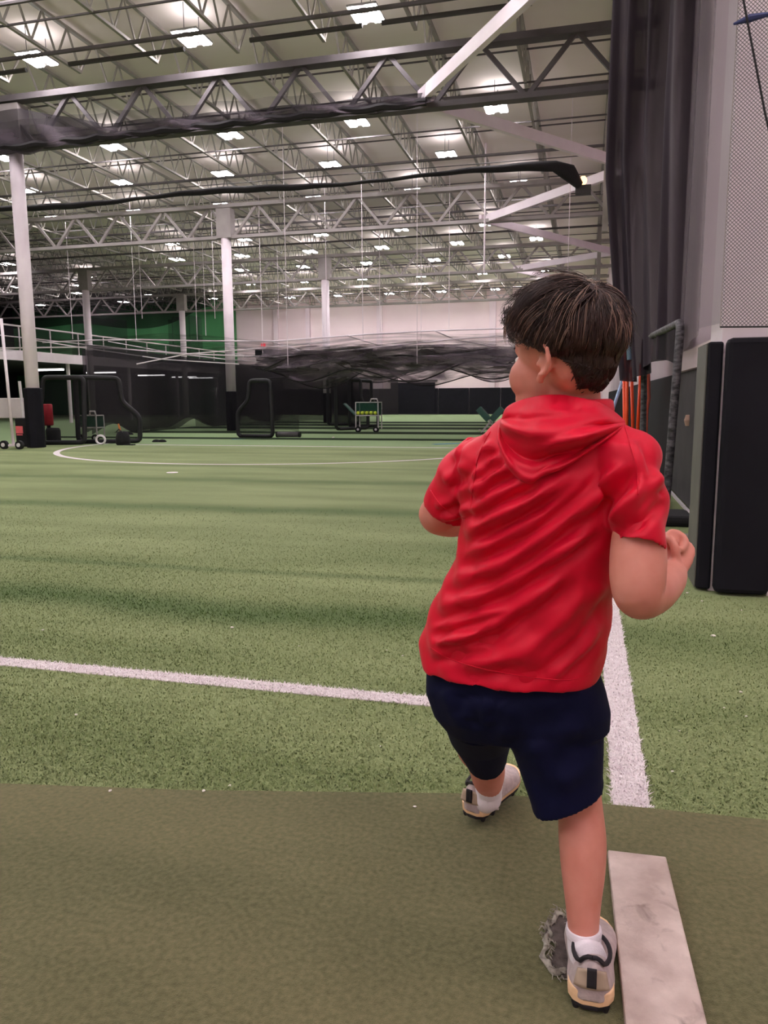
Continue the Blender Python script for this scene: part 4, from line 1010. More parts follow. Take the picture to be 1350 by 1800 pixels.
for s in (-1, 1):    # ears: a rim around a hollow and a lobe, standing off the head
    ec = hd(-0.025, s * 0.073, -0.029); eo = l_ * s
    rim_ = []
    for a in np.linspace(-2.3, 2.0, 15):
        q = ec + u_ * (0.027 * sin(a + 0.35) + 0.003) - f_ * (0.004 + 0.0165 * cos(a + 0.35)) + eo * (0.006 + 0.008 * (cos(a + 0.35) + 1) * 0.5)
        rim_.append(tuple(q) + (0.0052,))
    limb(body, rim_, n=10, m=2)
    ellipsoid(body, ec - eo * 0.002 - f_ * 0.004, [f_ * 0.014, eo * 0.007, u_ * 0.024], 14, 10)
    ellipsoid(body, ec - u_ * 0.030 + f_ * 0.005 + eo * 0.004, [f_ * 0.009, eo * 0.006, u_ * 0.010], 12, 8)
    ellipsoid(body, ec + f_ * 0.010 - u_ * 0.004 + eo * 0.003, [f_ * 0.005, eo * 0.005, u_ * 0.008], 12, 8)
# back of the skull above the nape
ellipsoid(body, hd(-0.040, 0, -0.030), [f_ * 0.058, l_ * 0.062, u_ * 0.060])
# neck
nk0 = at(1004, 715, 1.455); nk1 = at(1003, 660, 1.45)
limb(body, [tuple(at(1000, 780, 1.46)) + (0.058, 0.055), tuple(nk0) + (0.053, 0.052), tuple(nk1) + (0.050, 0.052), tuple(hd(-0.02, 0, -0.02)) + (0.050, 0.05)], m=4)
# trunk inside the shirt
def sect(L, R, yl, yr, back, front, e=2.3, shrink=1.0):
    a = at(L[0], L[1], yl); b = at(R[0], R[1], yr); c = (a + b) / 2; ax = (b - a) / 2 * shrink
    d = np.cross(np.array([0, 0, 1.0]), ax); d /= np.linalg.norm(d)         # pointing away from the camera
    th = (back + front) / 2 * shrink
    return ring(c + d * (front - back) / 2 * shrink, ax, d * th, 40, e)
TR = [((757, 1162), (1046, 1203), 1.61, 1.47), ((749, 1118), (1063, 1150), 1.61, 1.46), ((762, 1075), (1067, 1092), 1.60, 1.45), ((779, 1035), (1072, 1042), 1.585, 1.43),
      ((802, 998), (1077, 1000), 1.57, 1.415), ((817, 958), (1082, 955), 1.56, 1.40), ((822, 915), (1090, 905), 1.55, 1.39), ((818, 865), (1104, 855), 1.54, 1.385),
      ((815, 820), (1112, 810), 1.535, 1.385), ((828, 785), (1112, 775), 1.525, 1.39), ((866, 752), (1088, 742), 1.505, 1.41), ((905, 722), (1055, 712), 1.48, 1.43)]
BK = [.116, .113, .107, .10, .094, .092, .092, .092, .09, .083, .07, .052]
FR = [.11, .115, .115, .11, .105, .10, .10, .10, .095, .085, .07, .052]
loft(body, [sect(L, R, a, b, BK[i], FR[i], 2.2, 0.87) for i, (L, R, a, b) in enumerate(TR)])
ellipsoid(body, at(905, 1215, 1.55), [np.array([0.135, 0, 0]), np.array([0, 0.095, 0]), np.array([0, 0, 0.09])])
# right arm: shoulder, elbow low and near the camera, forearm going up and away
def P(px, py, Y, *r): return tuple(at(px, py, Y)) + r
limb(body, [P(1088, 818, 1.40, .036), P(1121, 880, 1.37, .036), P(1122, 960, 1.345, .046, .048), P(1121, 1020, 1.325, .046, .048), P(1124, 1046, 1.325, .040, .042), P(1150, 1040, 1.385, .037, .038), P(1172, 1022, 1.45, .033), P(1184, 1008, 1.505, .025, .027)], m=6)
# left arm: elbow out to the left, forearm folding forward in front of the chest
limb(body, [P(868, 822, 1.54, .038), P(822, 856, 1.565, .040), P(785, 893, 1.59, .043), P(770, 906, 1.60, .041), P(800, 915, 1.68, .037), P(838, 905, 1.75, .033), P(872, 890, 1.80, .024, .028)], m=6)
# hands: palm, four curled fingers of different lengths and a thumb
def hand(wrist, fwd, back, side, s=1.0, curl=1.0):
    """fwd: wrist to knuckles, back: out of the back of the hand, side: towards the thumb"""
    W = np.asarray(wrist); fw = np.asarray(fwd) / np.linalg.norm(fwd); bk = np.asarray(back) - fw * np.dot(back, fw); bk /= np.linalg.norm(bk)
    sd = np.cross(fw, bk); sd = sd if np.dot(sd, side) > 0 else -sd
    g = lambda a, b, c: tuple(W + s * (fw * a + bk * b + sd * c))
    limb(body, [g(0, 0, 0) + (.021 * s, .017 * s), g(.025, .002, 0) + (.029 * s, .015 * s), g(.055, .002, 0) + (.033 * s, .014 * s)], n=16, m=3)
    for q, Lg, off in ((0.024, 0.9, 0), (0.008, 1.0, 0.003), (-0.008, 0.95, 0.001), (-0.023, 0.78, -0.004)):
        c = curl
        limb(body, [g(.045 + off, .003, q) + (.0085 * s,), g(.066 + off, .006, q) + (.0088 * s,), g(.082 * (Lg * .3 + .7) + off, -.006 * c, q) + (.0082 * s,), g(.086 * (Lg * .3 + .7) + off, -.024 * c, q * .95) + (.0078 * s,), g(.070 + off, -.036 * c * Lg, q * .9) + (.0074 * s,), g(.055 + off, -.034 * c * Lg, q * .85) + (.0066 * s,)], n=10, m=4)
    ellipsoid(body, g(.066, -.016, 0), [fw * .018 * s, bk * .018 * s, sd * .028 * s])
    limb(body, [g(.012, -.004, .020) + (.012 * s,), g(.034, -.012, .036) + (.0105 * s,), g(.055, -.024, .034) + (.0095 * s,), g(.068, -.034, .018) + (.0078 * s,)], n=10, m=4)
wr = at(1186, 1006, 1.51)
hand(wr, np.array([0.02, 0.06, 0.075]), np.array([1.0, 0.1, 0.0]), np.array([-0.2, -0.5, 1.0]), 0.88)
wl = at(872, 890, 1.80)
hand(wl, np.array([0.9, 0.3, 0.2]), np.array([0.0, 1.0, 0.2]), np.array([0, 0, 1.0]), 0.88)
# right leg, standing
limb(body, [P(975, 1230, 1.52, .078, .078), P(988, 1310, 1.55, .066, .07), P(1012, 1385, 1.57, .051, .058), P(1020, 1425, 1.57, .0475, .054), P(1024, 1478, 1.545, .049, .056), P(1025, 1530, 1.525, .045, .05), P(1025, 1590, 1.505, .036, .040), P(1026, 1640, 1.495, .031, .036), P(1030, 1680, 1.49, .031, .038)], m=6)
# left leg, knee lifted forward, shin hanging
limb(body, [P(848, 1232, 1.60, .06, .06), P(842, 1278, 1.75, .060), P(842, 1310, 1.87, .060), P(850, 1330, 1.925, .052), P(856, 1348, 1.96, .049, .052), P(858, 1368, 1.985, .044, .047), P(860, 1386, 2.0, .034, .036), P(860, 1400, 2.015, .031, .034)], m=6)
me = fused(body, 0.0042, 5, 0.5)
body_o = link('body', me, M['skin'], boy, smooth=True)
# lips take their own colour on the same surface
me.materials.append(M['lip'])
co = get_co(me); rel = co - HC; fl = np.stack([rel @ f_, rel @ l_, rel @ u_], 1)
lipv = (fl[:, 0] > 0.08) & ((fl[:, 1] / 0.021) ** 2 + ((fl[:, 2] + 0.079) / 0.0095) ** 2 < 1)
for p in me.polygons:
    if all(lipv[v] for v in p.vertices): p.material_index = 1
for s in (-1, 1):
    e = MB(); ellipsoid(e, hd(0.066, s * 0.0285, -0.019), [f_ * 0.0105, l_ * 0.0125, u_ * 0.0075]); eo = e.build('eye', M['eye'], boy, smooth=True)
    e = MB(); ellipsoid(e, hd(0.0738, s * 0.0285, -0.019), [f_ * 0.0035, l_ * 0.0056, u_ * 0.0056]); e.build('iris', M['iris'], eo, smooth=True)
    b = MB(); limb(b, [tuple(hd(0.084, s * 0.014, 0.002)) + (.003,), tuple(hd(0.081, s * 0.03, 0.006)) + (.0034,), tuple(hd(0.069, s * 0.044, 0.002)) + (.002,)], n=8, m=3); b.build('eyebrow', M['hair'], boy, smooth=True)

# ---- shirt: trunk plus sleeves, hollow at the hem, fused then folded
sh = MB()
R_ = [sect(L, R, a, b, BK[i], FR[i]) for i, (L, R, a, b) in enumerate(TR)]
def inset(r, k, dz=0.0): c = np.mean(r, 0); return [c + (np.asarray(p) - c) * k + np.array([0, 0, dz]) for p in r]
inner = [inset(R_[0], 0.93), inset(R_[1], 0.93), inset(R_[2], 0.92)]
loft(sh, [inner[2], inner[1], inner[0]] + R_)
def sleeve(c0, c1, c2, hemL, hemR, yl, yr, depth):
    a = at(*hemL, yl); b = at(*hemR, yr); c = (a + b) / 2; ax = (b - a) / 2; t = np.asarray(c1[:3]) - c; t /= np.linalg.norm(t)
    d = np.cross(t, ax); d = d / np.linalg.norm(d) * depth
    S = [c0, c1] + ([c2] if c2 else [])
    rings = [ring(c + t * 0.05, ax * 0.86, d * 0.86, 28, 2.1), ring(c + t * 0.002, ax * 0.88, d * 0.88, 28, 2.1), ring(c, ax, d, 28, 2.1), ring(c + t * 0.016, ax * 1.0, d * 1.0, 28, 2.1)]
    for q in reversed(S):
        p = np.asarray(q[:3]); ax_ = ax / np.linalg.norm(ax) * q[3]; d_ = d / np.linalg.norm(d) * q[4]; rings.append(ring(p, ax_, d_, 28, 2.1))
    loft(sh, rings)
sleeve(P(1090, 800, 1.40, .058, .068), P(1117, 868, 1.375, .0555, .066), None, (1082, 957), (1172, 969), 1.345, 1.335, .062)
sleeve(P(862, 800, 1.53, .064, .064), P(820, 838, 1.555, .062, .064), None, (824, 921), (750, 872), 1.58, 1.60, .058)
ellipsoid(sh, at(1096, 808, 1.40), [np.array([.066, 0, 0]), np.array([0, .074, 0]), np.array([0, 0, .055])])
ellipsoid(sh, at(1072, 790, 1.41), [np.array([.058, 0, 0]), np.array([0, .062, 0]), np.array([0, 0, .048])])
ellipsoid(sh, at(856, 815, 1.53), [np.array([.062, 0, 0]), np.array([0, .07, 0]), np.array([0, 0, .055])])
me = fused(sh, 0.0045, 10, 0.5)
o7 = lambda L: [(700 + x / 2.4545, 900 + y / 2.4545) for x, y in L]
o6 = lambda L: [(700 + x / 2.4545, 460 + y / 2.4545) for x, y in L]
FOLDS = [
    (o7([(120, 575), (330, 520), (560, 385), (740, 250)]), .0075, 13), (o7([(150, 420), (400, 335), (640, 200), (900, 30)]), .0075, 13),
    (o7([(190, 310), (420, 235), (600, 120), (800, -40), (1000, -230)]), .0085, 14), (o7([(250, 200), (400, 135), (560, 50), (700, -60), (850, -190)]), .007, 12),
    (o7([(280, 100), (420, 40), (560, -40), (680, -130)]), .006, 11), (o7([(250, 660), (520, 610), (700, 460), (830, 300)]), .0075, 15),
    (o7([(450, 705), (650, 600), (800, 440), (880, 300)]), .007, 14), (o7([(640, 715), (780, 600), (870, 470)]), .005, 12),
    (o7([(140, 505), (300, 460), (480, 400)]), .005, 8), (o7([(175, 570), (260, 545), (380, 520)]), .005, 7), (o7([(130, 620), (280, 590), (400, 570)]), .004, 8),
    (o6([(300, 1090), (420, 1010), (600, 930)]), .0065, 10), (o6([(310, 1010), (400, 930), (500, 880)]), .0065, 9), (o6([(325, 940), (380, 870), (450, 840)]), .006, 8),
    (o6([(330, 880), (370, 820), (420, 790)]), .0055, 8), (o6([(300, 1150), (450, 1080), (650, 990), (760, 900)]), .006, 11),
    (o6([(940, 1140), (1010, 1050), (1080, 980), (1140, 900)]), .009, 15), (o6([(900, 1160), (980, 1060), (1040, 930), (1000, 760)]), .006, 12),
    (o6([(760, 1150), (880, 1000), (960, 860)]), .005, 15), (o6([(1000, 1120), (1090, 1050), (1150, 1000)]), .005, 10),
    (o6([(200, 950), (260, 900), (310, 800)]), .006, 10), (o6([(160, 1050), (230, 1030), (300, 960)]), .005, 9), (o6([(240, 860), (290, 790), (350, 720)]), .005, 9), (o6([(180, 1100), (250, 1090), (310, 1050)]), .005, 8)]
folds(me, FOLDS)
# gentle soft folds everywhere, so the far sides are cloth too
co = get_co(me); no = get_no(me)
co += no * (0.0022 * np.sin(co[:, 2] * 55 + co[:, 0] * 42 + 3 * np.sin(co[:, 1] * 19)))[:, None]
set_co(me, co)
for p in me.polygons: p.use_smooth = True
shirt_o = link('shirt', me, M['shirt'], boy, smooth=True)
s_ = shirt_o.modifiers.new('s', 'SMOOTH'); s_.iterations = 2; s_.factor = 0.4
bvh = BVHTree.FromPolygons([tuple(v) for v in get_co(me)], [tuple(p.vertices) for p in me.polygons])
def on_shirt(px, py, lift=0.0, fallback=1.45):
    r = Vector(ray(px, py)).normalized(); h = bvh.ray_cast(Vector(CP), r)
    p = (Vector(CP) + r * (h[3] - lift)) if h[0] is not None else Vector(at(px, py, fallback)) - r * lift
    return p
# seams and hems stitched on the shirt
def seam(name, pts, r=0.0011, lift=0.0009):
    pl = catmull([list(p) for p in pts], 10); P3 = [on_shirt(p[0], p[1], lift) for p in pl]
    MB().tube([tuple(p) for p in P3], r, 6).build(name, M['shirt'], shirt_o, smooth=True)
seam('raglan_seam', [(1098, 748), (1110, 790), (1120, 830), (1122, 870)])
seam('raglan_seam', [(862, 758), (842, 800), (832, 850), (826, 895)])
seam('sleeve_hem_stitch', [(1084, 946), (1105, 953), (1140, 957), (1168, 957)])
seam('sleeve_hem_stitch', [(757, 862), (775, 888), (800, 906), (818, 910)])
seam('hem_stitch', [(756, 1138), (790, 1158), (850, 1176), (930, 1190), (1000, 1195), (1038, 1184)])

# ---- hood lying on the back: a pouch from the collar to a rounded point
top = catmull([(884, 738), (892, 716), (918, 702), (950, 694), (985, 692), (1020, 698), (1052, 706), (1078, 722), (1098, 742)], 8)
bot = catmull([(880, 742), (876, 772), (886, 808), (906, 838), (930, 851), (952, 838), (992, 822), (1040, 790), (1100, 746)], 8)
nu = len(top) - 1; nv = 26
def hood_pt(i, j):
    u, v = i / nu, j / nv
    t, b = top[i], bot[i]
    px = t[0] + (b[0] - t[0]) * v; py = t[1] + (b[1] - t[1]) * v + 6 * sin(v * pi) * sin(u * pi)
    edge = sin(min(1, u * 5, (1 - u) * 5) * pi / 2)
    bulge = 0.046 * sin(min(1.0, v * 1.15 + 0.18) * pi) ** 0.7 if v < 0.9 else 0.046 * max(0, (1 - v) / 0.1) * 0.43 + 0.004
    fold = 0.016 * sin(v * 15.5 - 2.6 * abs(u - 0.42) + 1.0) * sin(v * pi) + 0.008 * sin(v * 27 + u * 9) * sin(v * pi)
    fold += 0.004 * np.exp(-((u - 0.42) / 0.05) ** 2) * sin(v * 3)
    return px, py, (max(0, bulge) + fold) * edge + 0.0035
def smooth_on(px, py):
    q = [on_shirt(px + dx, py + dy) for dx, dy in ((0, 0), (-7, 0), (7, 0), (0, -7), (0, 7))]
    q = [k for k in q if (k - q[0]).length < 0.08]
    r = Vector(ray(px, py)).normalized(); d = sum((k - Vector(CP)).length for k in q) / len(q)
    return Vector(CP) + r * d, r
hv = []
for j in range(nv + 1):
    for i in range(nu + 1):
        px, py, lift = hood_pt(i, j); p, r = smooth_on(px, max(py, 716 + 10 * abs(i / nu - 0.5)))
        base = Vector(CP) + Vector(ray(px, py)).normalized() * min((p - Vector(CP)).length, 1.54) 
        hv.append(tuple(base - Vector(ray(px, py)).normalized() * lift))
hf = [(j * (nu + 1) + i, (j + 1) * (nu + 1) + i, (j + 1) * (nu + 1) + i + 1, j * (nu + 1) + i + 1) for j in range(nv) for i in range(nu)]
me = bpy.data.meshes.new('hood'); me.from_pydata(hv, [], hf)
hood_o = link('hood', me, M['shirt'], shirt_o, smooth=True)
md = hood_o.modifiers.new('s', 'SMOOTH'); md.iterations = 3; md.factor = 0.5
md = hood_o.modifiers.new('t', 'SOLIDIFY'); md.thickness = 0.005; md.offset = 0
md = hood_o.modifiers.new('u', 'SUBSURF'); md.levels = 1; md.render_levels = 1
# collar of the hood around the neck, front side included
mb = MB(); nc = np.asarray(nk0) + np.array([0, 0.004, -0.006]); rings = []
for k, (s, dz) in enumerate([(0.92, -0.035), (1.08, -0.02), (1.16, 0.0), (1.12, 0.016), (1.04, 0.02), (0.98, 0.014), (0.97, -0.03)]):
    rings.append(ring(nc + np.array([0, 0, dz]), np.array([0.066 * s, 0.0, 0.0]), np.array([0, 0.062 * s, 0.0]), 36))
mb2 = MB(); loft(mb2, rings); mb2.build('hood_collar', M['shirt'], shirt_o, smooth=True)

# ---- shorts
so = MB()
SR = [((776, 1140), (1030, 1160), 1.605, 1.475, .088, .10), ((758, 1172), (1046, 1185), 1.615, 1.475, .102, .11), ((760, 1205), (1060, 1222), 1.63, 1.48, .112, .11), ((776, 1245), (1069, 1262), 1.65, 1.49, .115, .11), ((800, 1278), (1066, 1296), 1.66, 1.50, .10, .10)]
loft(so, [sect(L, R, a, b, bk, fr, 2.2) for (L, R, a, b, bk, fr) in SR])
def leg_cloth(spec, hemL, hemR, yl, yr, depth):
    a = at(*hemL, yl); b = at(*hemR, yr); c = (a + b) / 2; ax = (b - a) / 2
    t = np.asarray(spec[-1][:3]) - c; t /= np.linalg.norm(t); d = np.cross(t, ax); d = d / np.linalg.norm(d) * depth
    rings = [ring(c + t * 0.06, ax * 0.84, d * 0.84, 32), ring(c + t * 0.002, ax * 0.9, d * 0.9, 32), ring(c, ax, d, 32, 2.3), ring(c + t * 0.02, ax, d, 32, 2.3)]
    for q in reversed(spec):
        e = ax / np.linalg.norm(ax); e = np.array([e[0], e[1], e[2] * q[5]]); e /= np.linalg.norm(e)
        rings.append(ring(np.asarray(q[:3]), e * q[3], d / np.linalg.norm(d) * q[4], 32, 2.2))
    loft(so, rings)
leg_cloth([P(950, 1235, 1.545, .105, .105, 0.2), P(980, 1300, 1.55, .096, .10, .6)], (936, 1428), (1061, 1376), 1.535, 1.56, .082)
ellipsoid(so, at(962, 1425, 1.53) + np.array([0, 0.01, 0.012]), [np.array([.026, 0, .0]), np.array([0, .05, 0]), np.array([0, 0, .02])])
leg_cloth([P(842, 1235, 1.64, .088, .098, 0.3), P(845, 1280, 1.78, .080, .080, .5)], (819, 1322), (893, 1326), 1.90, 1.90, .072)
me = fused(so, 0.0048, 8, 0.5)
SF = [(o7([(330, 800), (320, 840), (300, 900)]), .006, 10), (o7([(390, 800), (380, 850), (400, 930)]), .007, 11), (o7([(440, 820), (470, 880), (460, 1000)]), .006, 12), (o7([(540, 1000), (640, 1090), (760, 1200)]), .006, 18),
      (o7([(200, 760), (230, 830), (290, 950)]), .005, 12), (o7([(820, 900), (700, 980), (560, 1020)]), .006, 16), (o7([(860, 1000), (800, 1090), (700, 1180)]), .005, 14), (o7([(490, 830), (560, 920), (600, 1050)]), .004, 14)]
folds(me, [(a, b * 0.5, c * 1.3) for a, b, c in SF])
shorts_o = link('shorts', me, M['shorts'], boy, smooth=True)
bvh_s = BVHTree.FromPolygons([tuple(v) for v in get_co(me)], [tuple(p.vertices) for p in me.polygons])

# ---- socks and shoes
def shoe(heel, fwd, tilt, L, W, name_label):
    """heel: world point under the back of the heel; fwd: heading in plan; tilt: toe raise in radians"""
    h = Vector(heel); yv = Vector((fwd[0], fwd[1], 0)).normalized(); yv = (yv * cos(tilt) + Vector((0, 0, 1)) * sin(tilt)).normalized()
    xv = yv.cross(Vector((0, 0, 1))).normalized(); zv = xv.cross(yv).normalized()
    q = lambda x, y, z: tuple(h + xv * x * W + yv * y * L + zv * z)
    def outline(y):     # half widths (inner, outer) of the sole along its length
        w = np.interp(y, [0, .03, .1, .25, .45, .65, .8, .92, .98, 1], [.12, .28, .37, .40, .39, .47, .49, .38, .22, .06]); return w
    root = thing('shoe', None, None); root.location = h; root.parent = boy; root.matrix_parent_inverse = world_mat(boy).inverted()
    if name_label: root['label'] = name_label
    ys = [0, .012, .04, .1, .18, .28, .4, .52, .64, .76, .86, .94, .985, 1.0]
    def slab(z0, z1, grow, m, nm, notch=False):
        mb = MB(); rings = []
        for y in ys:
            w = outline(y) * (grow + (.12 * max(0, 1 - y / .35) if nm == 'midsole' else 0))
            rings.append([q(-w, y, z0 + .006 * max(0, y - .8) * 5), q(w, y, z0 + .006 * max(0, y - .8) * 5), q(w * 1.03, y, (z0 + z1) / 2 + .006 * max(0, y - .8) * 5), q(w, y, z1 + .004 * max(0, y - .8) * 5), q(-w, y, z1 + .004 * max(0, y - .8) * 5), q(-w * 1.03, y, (z0 + z1) / 2 + .006 * max(0, y - .8) * 5)])
        loft(mb, rings); return mb.build(nm, m, root, smooth=False, bevel=0.003)
    slab(0.0, 0.009, 0.94, M['shoe_black'], 'outsole')
    slab(0.009, 0.037, 1.0, M['midsole'], 'midsole')
    for (x, y) in ((-.26, .06), (.26, .06), (-.34, .22), (.34, .22), (-.38, .68), (.38, .68), (0, .9), (-.1, .6), (.15, .78)):
        MB().tube([q(x, y, 0.004), q(x, y, -0.007)], [.009, .006], 8).build('cleat', M['shoe_black'], root)
    # upper: lofted along the foot, open collar at the back
    mb = MB(); rings = []
    for y, wz, tz in ((-0.012, .55, .070), (0.0, .95, .092), (.025, 1.04, .103), (.06, 1.08, .100), (.12, 1.1, .086), (.18, 1.12, .082), (.28, 1.12, .080), (.36, 1.1, .086), (.44, 1.08, .086), (.54, 1.08, .078), (.66, 1.08, .066), (.78, 1.07, .056), (.88, 1.05, .050), (.96, 1.0, .042), (1.0, .8, .034)):
        w = max(outline(y), .2) * wz * 1.0; r = []
        for k in range(17):
            a = -0.18 * pi + k / 16 * 1.36 * pi; ct, st = cos(a), sin(a)
            x = w * (abs(ct) ** .75) * (1 if ct > 0 else -1); z = .026 + (tz - .026) * (max(st, -0.4) if st < 0 else st ** .8)
            top_narrow = 1 - .30 * max(0, st) if y < .4 else 1
            r.append(q(x * top_narrow, y, max(.02, z)))
        rings.append(r)
    loft(mb, rings); up = mb.build('upper', M['shoe'], root, smooth=True, subsurf=1)
    # padded black collar, lower at the sides and peaking at the heel
    cpts = []
    for k in range(29):
        a = 2 * pi * k / 28; x = .33 * sin(a); y = .245 - .205 * cos(a)
        z = .085 + .022 * np.exp(-((1 - cos(a)) / .16) ** 2) + .006 * max(0, -cos(a))
        cpts.append(q(x, y, z))
    MB().tube(cpts, .0046, 8, caps=False).build('collar', M['shoe_black'], root, smooth=True)
    # heel counter panel and pull strip
    def counter(u, v): a = (u - .5) * 1.7; return q(.42 * sin(a) * (1.0 - .22 * v), -.022 + .10 * (1 - cos(a)) + .026 * v, .050 + v * (.040 - .016 * abs(u - .5)))
    MB().grid(14, 6, counter).build('heel_panel', M['shoe_tan'], root, smooth=True, solid=.003)
    MB().grid(3, 8, lambda u, v: q((u - .5) * .17, -.036 + .028 * v, .056 + v * .036)).build('heel_strip', M['shoe_black'], root, smooth=True, solid=.003)
    mb = MB()
    for k in range(5): mb.tube([q(-.2, .42 + k * .07, .072 - k * .007), q(0, .43 + k * .07, .079 - k * .008), q(.2, .42 + k * .07, .072 - k * .007)], .0022, 6)
    mb.build('laces', M['sock'], root)
    return root, q
hr = ground(1038, 1777, MATZ + 0.007)
shR, qR = shoe(tuple(hr), (0.0, 1.0), 0.0, 0.24, 0.108, None)
hl = at(829, 1438, 2.0)
shL, qL = shoe((hl[0], hl[1], hl[2]), (0.40, 0.92), 0.13, 0.235, 0.106, None)
def sock(pts, name='sock'):
    mb = MB(); limb(mb, pts, n=24, m=5, ends=False); mb.build(name, M['sock'], boy, smooth=True)
    a = catmull([list(p) + ([p[3]] if len(p) == 4 else []) for p in pts], 5)[0]
    b = catmull([list(p) + ([p[3]] if len(p) == 4 else []) for p in pts], 5)[2]
sk = [P(1026, 1632, 1.497, .0345, .040), P(1027, 1650, 1.494, .0345, .041), P(1030, 1672, 1.49, .036, .043)]
sk[2] = P(1030, 1672, 1.482, .036, .046); c0 = np.array(qR(0, .235, .055)); sk.append(tuple(c0) + (.036, .052)); sock(sk)
# sock cuff as a folded band
mb = MB(); limb(mb, [P(1026, 1629, 1.4975, .0355, .0415), P(1026, 1636, 1.4965, .0368, .0425), P(1026.5, 1644, 1.495, .0358, .0418)], n=24, m=4, ends=False); mb.build('sock_cuff', M['sock'], boy, smooth=True)
sl = [P(859, 1378, 1.998, .0385, .042), P(859, 1390, 2.008, .037, .041), P(857, 1402, 2.015, .038, .043)]
c1 = np.array(qL(0, .235, .06)); sl.append(tuple(c1) + (.036, .05)); sock(sl)

# ---- hair: a close cap and thousands of combed strands
def hairline(d):
    """d: directions in head frame (f,l,u). True where hair grows"""
    th = np.degrees(np.arctan2(np.abs(d[:, 1]), d[:, 0]))
    lim = np.interp(th, [0, 35, 60, 78, 88, 100, 112, 124, 140, 180], [0.40, 0.36, 0.20, 0.0, -0.10, 0.10, -0.12, -0.5, -0.82, -0.86])
    return d[:, 2] > lim
def scalp(d, off):
    """point on the skull in direction d lifted by off"""
    e = np.stack([d[:, 0] * 0.094, d[:, 1] * 0.076, d[:, 2] * 0.085], 1)
    # the back of the skull and the nape swell out below the cranium
    r0 = np.linalg.norm(e, axis=1); dr = e / r0[:, None]; o2 = np.array([0.028, 0, 0.042]); ax2 = np.array([0.060, 0.064, 0.062])
    A = ((dr / ax2) ** 2).sum(1); B = 2 * ((o2 / ax2) * (dr / ax2)).sum(1); C = ((o2 / ax2) ** 2).sum() - 1
    disc = B * B - 4 * A * C; t2 = np.where(disc > 0, (-B + np.sqrt(np.maximum(disc, 0))) / (2 * A), 0)
    e = dr * np.maximum(r0, t2)[:, None]
    nn = np.stack([d[:, 0] / 0.094, d[:, 1] / 0.076, d[:, 2] / 0.085], 1); nn /= np.linalg.norm(nn, axis=1)[:, None]
    e = e + nn * np.asarray(off)[:, None]
    e[:, 0] -= 0.012; e[:, 2] += 0.012
    return HC + e[:, :1] * f_ + e[:, 1:2] * l_ + e[:, 2:3] * u_
def thick(d):
    """how far the hair stands off: full on top and back, tapered at the nape"""
    t = np.interp(d[:, 2], [-0.75, -0.5, -0.2, 0.2, 0.6, 1.0], [0.003, 0.006, 0.014, 0.020, 0.024, 0.026])
    return t * np.interp(d[:, 0], [-1, 0, 1], [1.12, 1.0, 1.0])
bm = bmesh.new(); bmesh.ops.create_icosphere(bm, subdivisions=5, radius=1)
D = np.array([v.co[:] for v in bm.verts]); D /= np.linalg.norm(D, axis=1)[:, None]
ok = hairline(D)
PW = scalp(D, thick(D) * 0.62 * (1 + 0.10 * np.sin(D[:, 1] * 31 + 4 * D[:, 0]) * np.sin(D[:, 0] * 23)))
for v, p in zip(bm.verts, PW): v.co = Vector(p)
bmesh.ops.delete(bm, geom=[v for v, k in zip(bm.verts, ok) if not k], context='VERTS')
me = bpy.data.meshes.new('hair'); bm.to_mesh(me); bm.free()
hair_o = link('hair', me, M['hair'], boy, smooth=True)
md = hair_o.modifiers.new('t', 'SOLIDIFY'); md.thickness = 0.006; md.offset = -1
WH = np.array([-0.55, 0.10, 0.83]); WH /= np.linalg.norm(WH)
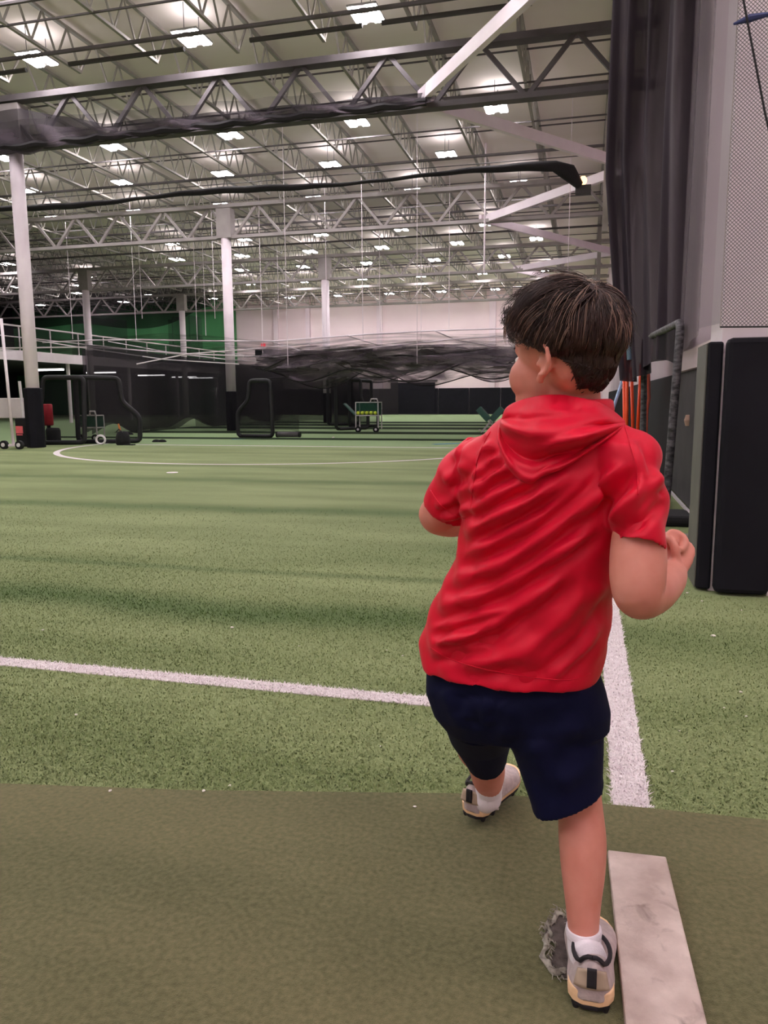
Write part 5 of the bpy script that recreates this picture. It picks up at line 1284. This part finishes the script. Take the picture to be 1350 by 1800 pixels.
def strands(n, seglen, mname, rad, seed, lift0, lift1, wild=0.0, sel=None, name='hair_strands'):
    g = np.random.default_rng(seed)
    d = g.normal(size=(n * 4, 3)); d /= np.linalg.norm(d, axis=1)[:, None]; d = d[hairline(d + g.normal(0, 0.02, d.shape))]
    if sel is not None: d = d[sel(d)]
    d = d[:n]; n = len(d)
    cl = g.normal(size=(260, 3)); cl /= np.linalg.norm(cl, axis=1)[:, None]
    ci = np.argmax(d @ cl.T, 1); cphase = g.uniform(-1, 1, (260, 3)); clift = g.uniform(0.75, 1.3, 260)
    K = 8; pts = np.zeros((K, n, 3)); cur = d.copy()
    length = np.interp(d[:, 2], [-0.7, -0.4, -0.1, 0.3, 0.7], [0.10, 0.22, 0.40, 0.62, 0.75]) * seglen * g.uniform(0.75, 1.2, n)
    for k in range(K):
        t = k / (K - 1)
        off = thick(cur) * (lift0 + (lift1 - lift0) * np.sin(min(1, t * 1.3) * pi / 2)) * clift[ci]
        off = off + wild * t * t * g.uniform(0.2, 1.0, n) * 0.03
        pts[k] = scalp(cur, off)
        # comb: away from the whorl, then down with gravity, swept forward on top
        away = cur - WH * (cur @ WH)[:, None] * 1.0; away -= cur * (away * cur).sum(1)[:, None]; away /= np.linalg.norm(away, axis=1)[:, None] + 1e-6
        down = np.array([0.0, 0, -1.0]) - cur * (-cur[:, 2])[:, None]
        sweep = np.array([0.75, 0.25, 0]) - cur * (cur @ np.array([0.75, 0.25, 0]))[:, None]
        fl = away * 0.8 + down * 0.55 + sweep * np.clip(cur[:, 2] + 0.1, 0, 1)[:, None] * 0.6 + cphase[ci] * 0.32 + g.normal(0, 0.06, cur.shape)
        fl -= cur * (fl * cur).sum(1)[:, None]; fl /= np.linalg.norm(fl, axis=1)[:, None] + 1e-6
        # strands of one lock draw together
        pull = cl[ci] - cur; pull -= cur * (pull * cur).sum(1)[:, None]
        cur = cur + fl * (length / (K - 1))[:, None] + pull * 0.05; cur /= np.linalg.norm(cur, axis=1)[:, None]
    V = np.zeros((n, K, 3, 3)); rr = rad * np.array([1, 1, 1, .95, .85, .7, .5, .15])
    for k in range(K):
        tg = pts[min(k + 1, K - 1)] - pts[max(k - 1, 0)]; tg /= np.linalg.norm(tg, axis=1)[:, None] + 1e-9
        a = np.cross(tg, pts[k] - HC); a /= np.linalg.norm(a, axis=1)[:, None] + 1e-9; b = np.cross(tg, a)
        for j in range(3):
            th = 2 * pi * j / 3; V[:, k, j] = pts[k] + (a * cos(th) + b * sin(th)) * rr[k]
    base = (np.arange(n) * K * 3)[:, None]
    q = []
    for k in range(K - 1):
        for j in range(3): q.append([k * 3 + j, k * 3 + (j + 1) % 3, (k + 1) * 3 + (j + 1) % 3, (k + 1) * 3 + j])
    q = np.array(q).ravel(); loops = (base + q).ravel(); nf = n * (K - 1) * 3
    me = bpy.data.meshes.new(name); me.vertices.add(n * K * 3); me.vertices.foreach_set('co', V.astype(np.float32).ravel())
    me.loops.add(nf * 4); me.loops.foreach_set('vertex_index', loops.astype(np.int32))
    me.polygons.add(nf); me.polygons.foreach_set('loop_start', (np.arange(nf) * 4).astype(np.int32)); me.polygons.foreach_set('loop_total', np.full(nf, 4, np.int32))
    me.update(); me.validate()
    o = link(name, me, M[mname], hair_o, smooth=True); o['kind'] = 'stuff'; return o
strands(9000, 1.0, 'hair', 0.0009, 3, 0.55, 1.0)
strands(620, 1.0, 'hair_light', 0.0007, 5, 0.8, 1.08, sel=lambda d: d[:, 2] > 0.15)  # paler top strands: highlights of the overhead light put into the hair colour
strands(420, 1.1, 'hair', 0.0006, 9, 0.9, 1.15, wild=0.6, sel=lambda d: d[:, 2] > 0.3)
# the fringe tuft that sticks out past the forehead
strands(260, 1.35, 'hair', 0.0008, 11, 0.8, 1.1, wild=0.55, sel=lambda d: (d[:, 0] > 0.62) & (d[:, 2] > 0.38))
